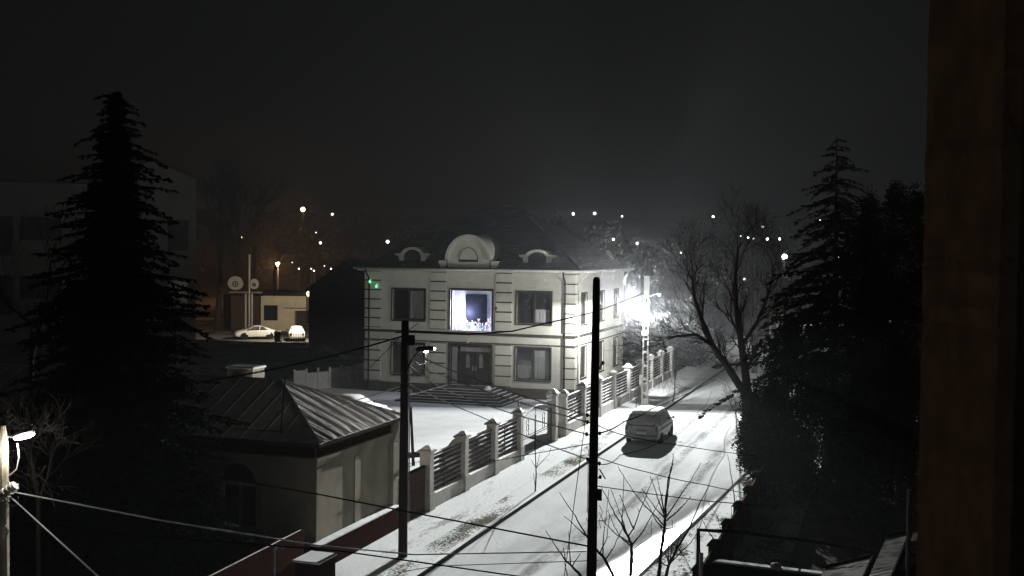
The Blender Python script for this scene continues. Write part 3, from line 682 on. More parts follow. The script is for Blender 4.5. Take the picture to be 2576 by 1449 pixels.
for r, nm in ((arch, 'arched_window'), (win2, 'window'), (win3, 'window')):
    q = MB(); x0, z0, x1, z1 = r; xm = (x0 + x1) / 2; zt = z1 - .62 if nm == 'arched_window' else z1
    if nm == 'arched_window':
        o_ = arch_pts(xm, zt, .86, .86); i_ = arch_pts(xm, zt, .64, .64)
        for k in range(20): q.prism([(o_[k][0], -.07, o_[k][1]), (o_[k + 1][0], -.07, o_[k + 1][1]), (i_[k + 1][0], -.07, i_[k + 1][1]), (i_[k][0], -.07, i_[k][1])], (0, .065, 0))
    q.box(x0 - .22, -.07, z0, x0, -.004, zt); q.box(x1, -.07, z0, x1 + .22, -.004, zt); q.box(x0 - .3, -.1, z0 - .14, x1 + .3, -.004, z0 - .003)
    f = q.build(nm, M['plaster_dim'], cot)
    q = MB(); q.box(xm - .04, .08, z0, xm + .04, .16, zt); q.box(x0, .08, zt - .05, x1, .16, zt + .05); q.box(x0, .08, z0, x0 + .06, .16, zt); q.box(x1 - .06, .08, z0, x1, .16, zt); q.build('window_sash', M['gutter'], f)
    q = MB(); q.quad((x0, .17, z0), (x1, .17, z0), (x1, .17, z1), (x0, .17, z1)); q.build('pane', M['glass'], f)
    if nm == 'arched_window':
        q = MB(); i_ = arch_pts(xm, zt, .63, .63, 0, 180, 20)
        for sgn in (0, 1):
            pts = [(x, z) for x, z in i_ if (x >= xm - 1e-6) == (sgn == 0)]
            xc = x1 if sgn == 0 else x0
            q.prism_xz(([(xc, z1)] + pts[::-1] if sgn == 0 else pts + [(xc, z1)]) , -.002, .07) if len(pts) > 2 else None
        q.build('arch_spandrel', M['plaster_dim'], f)
# roof: front slope, hip end and back as three standing-seam sheets
ex, ey0, ey1, ze = .30, -.30, CD + .30, 3.85
rise = 1.38; ym = CD / 2; ri = -2.75 + .0
def roofsheet(nm, pts, mt, rot=None):
    return
q = MB(); q.add([(X0 - .3, ey0, ze), (ex, ey0, ze), (ri, ym, ze + rise), (X0 + 2.6, ym, ze + rise)], [(0, 1, 2, 3)]); q.add([(X0 - .3, ey1, ze), (ex, ey1, ze), (ri, ym, ze + rise), (X0 + 2.6, ym, ze + rise)], [(1, 0, 3, 2)])
q.add([(X0 - .3, ey1, ze), (X0 - .3, ey0, ze), (X0 + 2.6, ym, ze + rise)], [(0, 1, 2)])
rf = q.build('roof', M['tinroof'], cot)
q = MB(); q.box(X0 - .3, ey0, ze - .10, ex, ey1, ze - .004); q.build('eaves', M['frame'], rf)
q = MB()
def onhip(y, f):                                      # point on hip end: fraction f up the fall line through y on the eave
    d0 = abs(y - ym) / (ym - ey0); fm = 1 - d0; f = min(f, fm); return Vector((ex + (ri - ex) * f, y, ze + rise * f))
q0 = q
q = MB(); NY, NF = 150, 10; bandamp = [U(.35, 1.0) for _ in range(40)]          # snow drifted in ridges against the seams
for j in range(NY + 1):
    y = ey0 + (ey1 - ey0) * j / NY; fm = 1 - abs(y - ym) / (ym - ey0); ph = (y - ey0 - .3) / .58; b0i = int(math.floor(ph)); fr = ph - b0i
    pf = (1 - fr) / .82 if fr > .18 else fr / .18
    for i in range(NF + 1):
        f = fm * i / NF; p = onhip(y, f); q.v.append(p + Vector((0, 0, (.075 * bandamp[b0i % 40] * pf * (.75 + .25 * sin(f * 9 + b0i * 2)) + .012 * sin(y * 31 + f * 5)) * min(1, fm * 6) * min(1, .35 + i * .4))))
q.f = [(j * (NF + 1) + i, (j + 1) * (NF + 1) + i, (j + 1) * (NF + 1) + i + 1, j * (NF + 1) + i + 1) for j in range(NY) for i in range(NF)]
q.build('hip_end', M['tinroof_snow'], rf, smooth=True)
q = q0
k = ey0 + .3
while k < ey1 - .2:
    fm = 1 - abs(k - ym) / (ym - ey0); q.tube([onhip(k, 0) + Vector((0, 0, .03)), onhip(k, fm * .98) + Vector((0, 0, .03))], .018, 4); k += .58
k = X0 + 1
while k < ex:
    fm = min(1, (ex - k) / (ex - ri)); q.tube([(k, ey0, ze + .015), (k, ey0 + (ym - ey0) * fm, ze + rise * fm + .015)], .018, 4); k += .62
q.tube([(ex, ey0, ze + .02), (ri, ym, ze + rise + .03), (ex, ey1, ze + .02)], .035, 5); q.tube([(ri, ym, ze + rise + .03), (X0 + 2.6, ym, ze + rise + .03)], .04, 5)
q.build('standing_seams', M['tinroof'], rf)
q = MB(); q.box(-4.9, ym + .25, 4.9, -3.95, ym + 1.0, 5.52); ch = q.build('chimney', M['plaster_dim'], rf); q = MB(); q.box(-4.95, ym + .2, 5.522, -3.9, ym + 1.05, 5.60); q.build('chimney_snow', M['snow'], ch, bevel=.03)
cp = A(593, 1010, CC.y + 3.6) - CC
q = MB(); cxx, cyy = cp.dot(E), cp.dot(S); q.box(cxx - .2, cyy - .2, cp.z - .6, cxx + .2, cyy + .2, cp.z + .2); q.build('chimney', M['dark'], rf)
mb_ = A(706, 1085, CC.y + .5); q = MB(); q.tube([mb_ - Vector((0, 0, .1)), A(718, 948, mb_.y)], .022, 5); q.tube([mb_, mb_ + Vector((-1.6, .5, -.02))], .012, 4)
tag(q.build('mast', M['dark'], org=mb_), 'thin dark aerial mast standing on the cottage front roof slope', 'mast')
# maroon boundary wall and gate pillar at the front of the cottage
a = G(757, 1330, 1.5); b_ = G(500, 1460, 1.5); u = (b_ - a); u.z = 0; ln = u.length
yw = thing('boundary_wall', 'maroon front yard wall with thin snow line along its coping', 'wall', (a.x, a.y, 0), atan2(u.y, u.x))
q = MB(); q.box(0, -.1, 0, ln + 6, .1, 1.46); q.build('wall', M['maroon'], yw); q = MB(); q.box(0, -.02, 1.462, ln + 6, .02, 1.478); q.build('coping_snow', M['snow'], yw, bevel=.008)
p = G(795, 1400, 1.25); p.z = 0
gp = thing('gate_pillar', 'low maroon gate pillar with thick snow cap below the cottage corner', 'pillar', p, -PHI)
q = MB(); q.box(-.35, -.5, 0, .35, .45, 1.2); q.build('pillar', M['maroon'], gp); q = MB(); q.box(-.42, -.58, 1.202, .40, .5, 1.26); q.build('snow_cap', M['snow'], gp, bevel=.03)
p = G(690, 1470, 1.2); q = MB(); q.tube([(p.x, p.y, 0), (p.x, p.y, 2.05), (p.x + .06, p.y, 2.16), (p.x + .18, p.y, 2.18), (p.x + .22, p.y, 2.08)], .035, 6)
tag(q.build('bent_pipe', M['metal'], org=(p.x, p.y, 0)), 'grey pipe with bent top in front of the maroon wall', 'pipe')

# ================================================================== POLES
def lampglow(loc, power, color=(1, .96, .86), r=.05): return lamp_light('lamp_light', loc, power, color, r)
pb_ = G(1013, 1410); pt_ = A(1017, 806, pb_.y)
up_ = thing('utility_pole', 'dark wooden utility pole with cranked street light before the mansion entrance', 'utility pole', pb_)
q = MB(); h = pt_.z; q.tube([(0, 0, -.1), (0, 0, h * .5), (.01, 0, h - .05), (.01, 0, h)], [.145, .13, .115, .08], 12); q.build('pole', M['wood'], up_, smooth=False)
LO = lambda px, py, D=None: A(px, py, D or pb_.y) - pb_
q = MB(); q.tube([LO(1022, 935, pb_.y - .1), LO(1035, 905, pb_.y), LO(1047, 890, pb_.y + .15), LO(1056, 884, pb_.y + .2)], .025, 8); q.build('lamp_arm', M['dark'], up_)
a = LO(1047, 880, pb_.y + .15); b_ = LO(1091, 876, pb_.y + .35)
q = MB(); d = (b_ - a); q.tube([a, a + d * .12, a + d * .8, b_], [.05, .085, .085, .05], 10); lh = q.build('lamp_head', M['dark'], up_)
q = MB(); c = a + d * .55; q.ball(c + Vector((0, 0, -.075)), .075, 8, 5, .45); q.ball(b_ + Vector((.02, 0, -.01)), .035, 8, 5); q.build('lamp_lens', M['lamp_white'], lh)
lampglow(pb_ + c + Vector((0, 0, -.22)), 26)
q = MB()
for xx in (.15, .19): q.tube([(xx, -.1, 1.2), (xx - .01, -.09, 3.5), (xx - .03, -.06, 5.9)], .017, 6)
q.build('conduit', M['metal'], up_)
for (px, py) in ((1026, 940), (1024, 963), (1022, 980), (1027, 985)):
    q = MB(); c = LO(px, py, pb_.y - .08); q.tube([c + Vector((-.2, 0, 0)), c + Vector((.08, 0, .02))], .014, 5); q.ball(c + Vector((.08, 0, .02)), .035, 6, 4); q.build('insulator', M['ceramic'], up_)
q = MB(); c = LO(1027, 856, pb_.y - .1); q.box(c.x - .02, c.y - .08, c.z - .16, c.x + .2, c.y + .1, c.z + .16); q.build('junction_box', M['dark'], up_, bevel=.03)
q = MB(); c = LO(1020, 835, pb_.y); q.tube([c + Vector((-.3, -.12, -.02)), c + Vector((.45, -.12, .03))], .02, 5); q.tube([c + Vector((0.05, -.12, .03)), c + Vector((.40, -.1, .28))], .012, 5); q.build('crossbar', M['dark'], up_)
q = MB()
def squiggle(a, b_, n, amp): return [a + (b_ - a) * (i / n) + Vector((0, 0, amp * sin(i * 2.1))) + Vector((amp * cos(i * 2.1), 0, 0)) for i in range(n + 1)]
q.tube(squiggle(LO(1070, 884, pb_.y + .2), LO(1070, 915, pb_.y + .2), 14, .02), .012, 5); q.tube(squiggle(LO(1070, 915, pb_.y + .2), LO(1054, 918), 8, .02) + squiggle(LO(1054, 918), LO(1036, 900), 14, .02), .011, 5)
q.tube(squiggle(LO(1073, 886, pb_.y + .2), LO(1082, 908, pb_.y), 10, .02) + squiggle(LO(1082, 908, pb_.y), LO(1115, 920, pb_.y - .6), 14, .02), .011, 5)
q.build('coiled_cable', M['cable_pale'], up_)

nb = A(1487, 1449, 24); nb.z = 0; ntp = A(1501, 697, 24)
np_ = thing('utility_pole', 'tall round black timber pole rising in front of the snowy road', 'utility pole', nb)
q = MB(); hx = ntp.x - nb.x; h = ntp.z
q.tube([(0, 0, -.1), (hx * .5, 0, h * .5), (hx * .98, 0, h - .06), (hx, 0, h)], [.125, .10, .078, .045], 12); q.build('pole', M['wood'], np_)
LN = lambda px, py, D=24: A(px, py, D) - nb
for (px, py, dx_) in ((1517, 913, 1), (1478, 1044, -1), (1478, 1062, -1), (1476, 1092, -1), (1509, 1090, 1), (1508, 1166, 1), (1478, 1155, -1), (1510, 1200, 1)):
    q = MB(); c = LN(px, py); q.tube([c + Vector((-.11 * dx_, 0, -.04 if py > 950 else -.16)), c], .013, 5); q.ball(c, .034, 6, 4, 1.4); q.build('insulator', M['dark'], np_)
q = MB(); c = LN(1508, 1243); q.box(c.x - .06, c.y - .06, c.z - .13, c.x + .05, c.y + .06, c.z + .10); q.build('fuse_box', M['dark'], np_, bevel=.01)
q = MB(); c = LN(1500, 1310, 23.9)
for s_ in (-1, 1): q.tube([c + Vector((s_ * .05, 0, 0)), c + Vector((s_ * .19, 0, 0)), c + Vector((s_ * .21, 0, .05))], .010, 5)
q.build('step_iron', M['dark'], np_)
for pts, r_ in (([LN(1480, 1130), LN(1479, 1200), LN(1477, 1290)], .007), ([LN(1508, 1270), LN(1516, 1290), LN(1506, 1310), LN(1512, 1330)], .006), ([LN(1508, 1180), LN(1517, 1195), LN(1523, 1205)], .014)):
    q = MB(); q.tube(pts, r_, 5); q.build('loose_cable', M['cable'], np_)

lb = A(5, 1449, 20); lb.z = 0
lpole = thing('utility_pole', 'weathered pole cut by the frame edge, lit white by its own lamp', 'utility pole', lb)
LL = lambda px, py, D=20: A(px, py, D) - lb
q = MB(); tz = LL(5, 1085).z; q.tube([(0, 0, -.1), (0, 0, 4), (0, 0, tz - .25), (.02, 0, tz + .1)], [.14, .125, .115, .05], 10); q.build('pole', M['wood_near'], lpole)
a, b_ = LL(36, 1104), LL(85, 1090)
q = MB(); q.tube([(0.05, 0, tz - .2), LL(20, 1098, 20.05), a + Vector((-.02, .03, .03))], .022, 6); q.build('lamp_arm', M['metal'], lpole)
q = MB(); d = b_ - a; q.tube([a + Vector((0, 0, .05)), a + d * .5 + Vector((0, 0, .06)), b_ + Vector((0, 0, .06))], [.04, .055, .05], 8); lh = q.build('lamp_head', M['metal'], lpole)
q = MB(); q.tube([a, a + d * .3, a + d * .7, b_], [.02, .045, .055, .03], 8); q.build('lamp_lens', M['lamp_white'], lh)
lampglow(lb + a + d * .5 + Vector((-.1, -.12, -.22)), 34)
q = MB(); c = LL(18, 1238, 19.85)
for k in range(9): q.tube([c + Vector((-.13 + .032 * k, 0, -.10 + .026 * k)), c + Vector((-.115 + .032 * k, 0, -.088 + .026 * k))], .10 if k % 2 else .085, 10)
q.build('insulator', M['ceramic'], lpole)
for pts in ([LL(0, 1190), LL(32, 1222), LL(45, 1218)], [LL(20, 1262, 19.8), LL(30, 1275, 19.8), LL(44, 1268, 19.8), LL(46, 1250, 19.8)], [LL(44, 1115), LL(48, 1150), LL(42, 1180), LL(24, 1196)], [LL(0, 1330, 19.8), LL(12, 1322, 19.8), LL(22, 1335, 19.8), LL(14, 1355, 19.8), LL(0, 1358, 19.8)]):
    q = MB(); q.tube(pts, .012, 5); q.build('loose_cable', M['cable_pale'], lpole)

# ================================================================== CABLES
def cable(pts, r, label, mt='cable', sag=0.0, n=14):
    P = [A(*p) for p in pts]; out = []
    for i in range(len(P) - 1):
        for k in range(n):
            f = k / n; w = P[i] * (1 - f) + P[i + 1] * f; w.z -= sag * 4 * f * (1 - f); out.append(w)
    out.append(P[-1]); q = MB(); q.tube(out, r, 5)
    tag(q.build('overhead_cable', M[mt], org=P[0]), label, 'cable', 'overhead cables')
cable([(1012, 846, 35.2), (500, 962, 34)], .028, 'black cable sagging from the utility pole toward the spruce', sag=.12)
cable([(1012, 842, 35.2), (930, 925, 41)], .012, 'thin black wire slanting from pole top toward the mansion corner')
cable([(1028, 834, 35.2), (1180, 841, 42), (1290, 833, 47), (1500, 784, 57), (1618, 738, 67.6)], .032, 'thick black cable spanning pole to pole across the mansion front')
cable([(1042, 889, 35.3), (1185, 950, 31), (1478, 1044, 24)], .014, 'pale twisted cable running out from under the cranked lamp', 'cable_pale', .04)
cable([(1034, 914, 35.3), (1478, 1062, 24)], .014, 'upper pale wire from the pole brackets toward the entrance steps', 'cable_pale', .08)
cable([(1030, 918, 35.3), (1130, 985, 33), (1476, 1092, 24)], .014, 'second pale wire dropping steeply past the entrance steps', 'cable_pale', .06)
cable([(1022, 962, 35.3), (1205, 1046, 31), (1478, 1155, 24)], .013, 'lowest pale wire crossing above the bright courtyard snow', 'cable_pale', .04)
cable([(1012, 970, 35.2), (700, 1060, 38.4)], .013, 'pale service wire from utility pole down to cottage roof', 'cable_pale', .05)
cable([(1012, 978, 35.2), (870, 1026, 60)], .012, 'pale service wire from utility pole toward the rounded white car', 'cable_pale', .05)
cable([(30, 1237, 20), (410, 1310, 20.8), (800, 1372, 22), (1040, 1395, 23), (1486, 1387, 24)], .015, 'long cable from frame edge pole sagging low across the street', 'cable_pale')
cable([(26, 1250, 20), (245, 1449, 14), (420, 1640, 10)], .015, 'bright cable plunging steeply from the frame edge pole', 'cable_pale')
cable([(32, 1306, 20), (330, 1345, 21), (850, 1385, 22.5), (1300, 1449, 23.6), (1486, 1480, 24)], .016, 'lower cable from frame edge pole beneath the long sagging one')
cable([(520, 1195, 33.2), (800, 1243, 30), (1010, 1284, 27.5), (1486, 1375, 24)], .020, 'black cable crossing the cottage end wall and the pavement')
cable([(1506, 1090, 24), (1570, 1060, 32), (1640, 1028, 42), (1800, 955, 74)], .018, 'thick black cable climbing from timber pole past the van roof', sag=.05)
cable([(1504, 1070, 24), (1575, 1096, 25), (1691, 1117, 27), (1900, 1146, 31)], .010, 'thin wire from timber pole passing just below the van', sag=.02)
cable([(1504, 1150, 24), (1626, 1187, 25.2), (1771, 1219, 27), (1960, 1255, 30)], .010, 'thin wire from timber pole between van shadow and young trees', sag=.02)
cable([(1504, 1223, 24), (1626, 1241, 25.2), (1771, 1260, 27), (1960, 1275, 30)], .011, 'thin wire from timber pole just above the young treetops')
cable([(1504, 1166, 24), (1560, 1145, 30), (1690, 1096, 47), (1810, 1000, 60)], .010, 'thin wire from timber pole across van shadow up the road', sag=.1)
cable([(1690, 1098, 47), (1760, 1030, 58), (1790, 985, 66)], .010, 'short thin twin wire curving beside the wheel tracks', sag=.25)
cable([(1486, 1116, 24), (1310, 1147, 31), (1240, 1160, 34)], .010, 'thin wire from timber pole to the fence base wall')
cable([(1504, 1410, 24), (1100, 1424, 26), (1000, 1440, 27)], .009, 'thin wire low over the pavement at the frame bottom')
q = MB(); a = A(1478, 1020, 24); b_ = A(1418, 1460, 22); q.tube([a, b_, (b_.x, b_.y - .1, 0)], .008, 5)
tag(q.build('guy_wire', M['cable'], org=b_), 'thin guy wire slanting down beside the black timber pole', 'wire')

# ================================================================== VEHICLES
def loft(st):
    q = MB(); n = None
    for (y, hl, hb_, hr, zl, zb_, zr) in st:
        half = [(0, zl), (hl * .9, zl), (hl, zl + .10), (hb_, zl + (zb_ - zl) * .55), (hb_ * .985, zb_), (hr + (hb_ - hr) * .45, zb_ + (zr - zb_) * .5), (hr, zr - .07), (hr - .10, zr), (0, zr + .025)]
        ring = half + [(-x, z) for x, z in half[-2:0:-1]]
        n = len(ring); q.v += [Vector((x, y, z)) for x, z in ring]
    k = len(st); q.f = [(i * n + j, i * n + (j + 1) % n, (i + 1) * n + (j + 1) % n, (i + 1) * n + j) for i in range(k - 1) for j in range(n)]
    q.f += [tuple(range(n))[::-1], tuple(range((k - 1) * n, k * n))]; return q
def wheel(parent, x, y, r=.32, w=.2):
    q = MB(); s_ = 1 if x > 0 else -1
    prof = [(0, r * .62), (w * .1, r * .95), (w * .25, r), (w * .8, r), (w, r * .9), (w, r * .6)]
    pts = []
    for (d, rr) in prof: pts.append((x - s_ * (w - d) if 0 else x - s_ * w + s_ * d, rr))
    n = 20; vs = [Vector((px, y + rr * cos(2 * pi * j / n), r + rr * sin(2 * pi * j / n))) for px, rr in pts for j in range(n)]
    q.add(vs, [(i * n + j, i * n + (j + 1) % n, (i + 1) * n + (j + 1) % n, (i + 1) * n + j) for i in range(len(pts) - 1) for j in range(n)] + [tuple(range(n))])
    wl = q.build('wheel', M['tyre'], parent, smooth=False)
    q = MB(); q.tube([(x - s_ * .03, y, r), (x + s_ * .002, y, r)], [r * .60, r * .52], 16); q.build('rim', M['rim'], wl)
def car(nm, label, cat, loc, rz, st, paint, wheels, glass_side, glass_rear, glass_front, roofsnow=None, rear=None, plate=True, lens=True, group=None, hwb=.86):
    r = thing(nm, label, cat, loc, rz, group)
    b = loft(st).build('body', paint, r, smooth=True); md = b.modifiers.new('sub', 'SUBSURF'); md.levels = 2; md.render_levels = 2
    for y in wheels:
        for x in (-hwb + .02, hwb - .02): wheel(r, x, y)
        q = MB()
        for sx in (-1, 1): q.tube([(sx * (hwb - .10), y, .33), (sx * (hwb - .012), y, .33)], [.40, .40], 16)
        q.build('wheel_arch', M['black'], r)
    for s_ in (-1, 1):
        for poly in glass_side:
            q = MB(); P = [(s_ * x, y, z) for x, y, z in poly]; q.add(P, [tuple(range(len(P)))]); q.build('side_window', M['carglass'], r)
        m0 = glass_side[0][1]
        q = MB(); mx = hwb + .02; my, mz = glass_side[-1][1][1] - .05, glass_side[-1][0][2] + .03; q.ball((s_ * (mx + .08), my, mz + .06), .085, 8, 6, .75); q.tube([(s_ * (mx - .1), my, mz), (s_ * (mx + .06), my, mz + .04)], .02, 5); q.build('mirror', M['black'], r)
        if lens:
            q = MB(); y_, z_, x_ = rear; q.box(s_ * x_ - .05, y_, z_, s_ * x_ + .05, y_ + .14, z_ + .30); q.build('tail_light', M['redlens'], r, bevel=.015)
            q = MB(); yf = st[-1][0] - .14; q.box(s_ * .56 - .13, yf, .60, s_ * .56 + .13, yf + .12, .74); q.build('headlight', M['carglass'], r, bevel=.03)
    if glass_rear: q = MB(); q.add(glass_rear, [(0, 1, 2, 3)]); q.build('rear_window', M['frost'], r)
    if glass_front: q = MB(); q.add(glass_front, [(0, 1, 2, 3)]); q.build('windscreen', M['carglass'], r)
    if plate: q = MB(); y_, z_ = rear[0] - .03, rear[1] - .18; q.box(-.26, y_, z_, .26, y_ + .03, z_ + .11); q.build('number_plate', M['plate'], r)
    if roofsnow: 
        q = MB(); nn = len(roofsnow)
        for (y, hw_, z) in roofsnow: q.v += [Vector((x * hw_, y, z + dz)) for x, dz in ((-1, -.03), (-.85, .045), (-.4, .07), (.4, .07), (.85, .045), (1, -.03))]
        q.f = [(i * 6 + j, i * 6 + j + 1, (i + 1) * 6 + j + 1, (i + 1) * 6 + j) for i in range(nn - 1) for j in range(5)]; q.f += [tuple(range(6))[::-1], tuple(range((nn - 1) * 6, nn * 6))]
        q.build('roof_snow', M['snow'], r, smooth=True)
    return r
vanst = [(-.02, .76, .82, .58, .42, .98, 1.12), (.05, .82, .87, .62, .30, 1.0, 1.42), (.20, .84, .88, .65, .24, 1.0, 1.68), (.42, .84, .88, .67, .22, 1.0, 1.77), (1.2, .84, .88, .68, .22, 1.0, 1.80), (2.2, .84, .88, .68, .22, 1.0, 1.79), (2.7, .84, .88, .66, .22, 1.0, 1.72), (3.0, .84, .88, .66, .22, 1.0, 1.55), (3.5, .84, .88, .70, .22, .99, 1.14), (3.75, .84, .86, .70, .22, .92, 1.04), (4.15, .80, .82, .64, .24, .82, .92), (4.28, .72, .74, .58, .32, .62, .74)]
vp = G(1613, 1119); vp.z = .004
van = car('parked_van', 'snow dusted compact van parked nose away by the kerb under the lamp', 'van', vp, -PHI - .01, vanst, M['vanpaint'], (.78, 3.45),
    [[(.875, .30, 1.05), (.872, 1.25, 1.05), (.725, 1.25, 1.62), (.725, .50, 1.60)], [(.877, 1.36, 1.05), (.872, 2.30, 1.05), (.725, 2.20, 1.62), (.725, 1.36, 1.62)], [(.877, 2.40, 1.05), (.877, 3.25, 1.05), (.725, 2.80, 1.55), (.725, 2.32, 1.61)]],
    [(-.68, -.025, 1.04), (.68, -.025, 1.04), (.58, .15, 1.58), (-.58, .15, 1.58)], [(-.70, 3.44, 1.14), (.70, 3.44, 1.14), (.66, 2.95, 1.68), (-.66, 2.95, 1.68)],
    [(.24, .58, 1.69), (.45, .63, 1.77), (1.2, .66, 1.81), (2.2, .66, 1.80), (2.7, .62, 1.72)], (-.03, .78, .76), hwb=.88)
van.scale = (1, 1, .89)
q = MB(); q.box(-.80, -.09, .34, .80, .12, .54); q.build('bumper', M['vanpaint'], van, bevel=.05)
q = MB(); q.box(-.3, -.028, .80, .3, .02, .83); q.tube([(0, -.02, 1.05), (.34, -.03, 1.14)], .012, 5); q.build('tailgate_trim', M['black'], van)
q = MB(); q.box(-.66, .40, 1.93, -.62, 2.5, 1.95); q.box(.62, .40, 1.93, .66, 2.5, 1.95)
q = MB(); q.tube([(.886, .3, .82), (.89, 3.2, .82)], .022, 5); q.tube([(-.886, .3, .82), (-.89, 3.2, .82)], .022, 5); q.build('side_moulding', M['black'], van)
q = MB(); q.tube([(.2, .30, 1.90), (.5, .55, 2.0)], .012, 5); q.build('aerial', M['black'], van)
sedst = [(0, .70, .74, .62, .42, .72, .80), (.08, .78, .82, .70, .32, .80, .92), (.5, .84, .86, .72, .24, .88, 1.0), (.85, .85, .87, .66, .22, .92, 1.16), (1.45, .85, .87, .60, .22, .92, 1.42), (2.3, .85, .87, .62, .22, .92, 1.44), (2.75, .85, .87, .66, .22, .92, 1.24), (3.15, .85, .87, .72, .22, .92, 1.0), (3.9, .82, .84, .68, .24, .80, .90), (4.3, .76, .78, .62, .28, .64, .76), (4.42, .66, .68, .52, .34, .54, .62)]
sgl = [[(.86, 1.0, .98), (.855, 1.78, .98), (.68, 1.72, 1.36), (.68, 1.42, 1.34)], [(.86, 1.86, .98), (.86, 2.95, .98), (.70, 2.45, 1.34), (.68, 1.82, 1.37)]]
sgr = [(-.58, .86, 1.13), (.58, .86, 1.13), (.52, 1.34, 1.385), (-.52, 1.34, 1.385)]; sgf = [(-.62, 3.02, 1.09), (.62, 3.02, 1.09), (.56, 2.5, 1.36), (-.56, 2.5, 1.36)]
def sedan(label, loc, rz, snow=False, paint=None, group='cars in the far yard'):
    return car('parked_car', label, 'car', loc, rz, sedst, paint or M['carwhite'], (.78, 3.4), sgl, sgr, sgf, [(1.2, .52, 1.30), (1.5, .56, 1.42), (2.3, .57, 1.43), (2.5, .54, 1.36)] if snow else None, (-.01, .62, .60), hwb=.87, group=group)
p = A(612, 866, 121); p.z = hill(p.x, p.y) - .05; sedan('white coupe parked near the twin post sign', (p.x + 3.2, p.y + 1.0, p.z), radians(112))
p = A(742, 862, 118); p.z = hill(p.x, p.y) - .05; sedan('snow covered car parked behind iron railings below the kiosk', (p.x + .2, p.y, p.z), radians(12), True)
p = G(870, 1068); p = car('parked_car', 'rounded car buried in white snow behind the cottage roof', 'car', (p.x - 1.7, p.y + 1.6, .01), radians(-112), sedst, M['snow'], (.78, 3.4), sgl[:0] + [sgl[1]], None, None, [(.9, .66, 1.14), (1.2, .60, 1.32), (1.5, .60, 1.44), (2.3, .60, 1.45), (2.7, .62, 1.27), (3.1, .70, 1.03), (3.9, .66, .92)], (-.01, .62, .60), hwb=.87, group='cars in the courtyard')
p = T(-1.35, 6.4); car('parked_car', 'low snow covered car seen over the fence near the gate', 'car', (p.x, p.y, .01), -PHI, sedst, M['snow'], (.78, 3.4), sgl, None, None, [(.9, .66, 1.14), (1.2, .60, 1.32), (1.5, .60, 1.44), (2.3, .60, 1.45), (2.7, .62, 1.27)], (-.01, .62, .60), hwb=.87, group='cars in the courtyard')

# ================================================================== TREES
def grow(q, p, d, ln, r, lev, up=.12, spread=.6, n=4, minr=.006):
    k = 3; pts = [p]; rs = [r]; dd_ = d.copy()
    for i in range(k):
        dd_ = (dd_ + Vector((U(-1, 1), U(-1, 1), U(-1, 1))) * .16 + Vector((0, 0, up * .5))).normalized()
        pts.append(pts[-1] + dd_ * ln / k); rs.append(max(minr, r * (1 - .4 * (i + 1) / k)))
    q.tube(pts, rs, n if r > .03 else 3, cap=False)
    if lev <= 0: return
    for i in range(random.choice((2, 3, 3)) + (1 if lev > 2 else 0)):
        f = U(.35, 1.0) if i else 1.0; j = min(k - 1, int(f * k)); ff = f * k - j; a = pts[j] * (1 - ff) + pts[j + 1] * ff
        ax = Vector((U(-1, 1), U(-1, 1), U(-1, 1))).normalized(); v = (dd_ + (ax - dd_ * ax.dot(dd_)).normalized() * U(.35, 1.0) * spread * 1.5).normalized()
        grow(q, a, v, ln * U(.62, .85), rs[j] * U(.5, .68), lev - 1, up, spread, n, minr)
def bare_tree(nm, label, base, stems, lev, ln, up=.12, spread=.6, cat='tree', group=None, minr=.007, r0=.5):
    t_ = thing(nm, label, cat, base, 0, group); q = MB(); cr = MB()
    for (pts, rs) in stems:
        P = [Vector(p) - Vector(base) for p in pts]; q.tube(P, rs, 8, cap=False)
        for i in range(1, len(P)):
            for k in range(2 if i < len(P) - 1 else 4):
                a = P[i]; d0 = (P[i] - P[i - 1]).normalized(); ax = Vector((U(-1, 1), U(-1, 1), U(-.4, .8))).normalized()
                grow(cr, a, (d0 + ax * U(.5, 1.1)).normalized() if k else d0, ln * U(.7, 1.1), rs[i] * U(.45, .7), lev, up, spread, 4, minr)
    q.build('trunk', M['bark'], t_); cr.build('crown', M['twig'], t_); return t_
def leaves(q, c, r, n, size, flat=1.0, sz=1.0):
    for i in range(n):
        v = Vector((U(-1, 1), U(-1, 1), U(-1, 1)))
        while v.length > 1: v = Vector((U(-1, 1), U(-1, 1), U(-1, 1)))
        p = Vector(c) + Vector((v.x * r, v.y * r, v.z * r * sz)); a = Vector((U(-1, 1), U(-1, 1), U(-1, 1))).normalized(); b_ = a.orthogonal().normalized(); s_ = size * U(.5, 1.3)
        q.add([p - a * s_, p + b_ * s_ * .5, p + a * s_, p - b_ * s_ * .5], [(0, 1, 2, 3)])
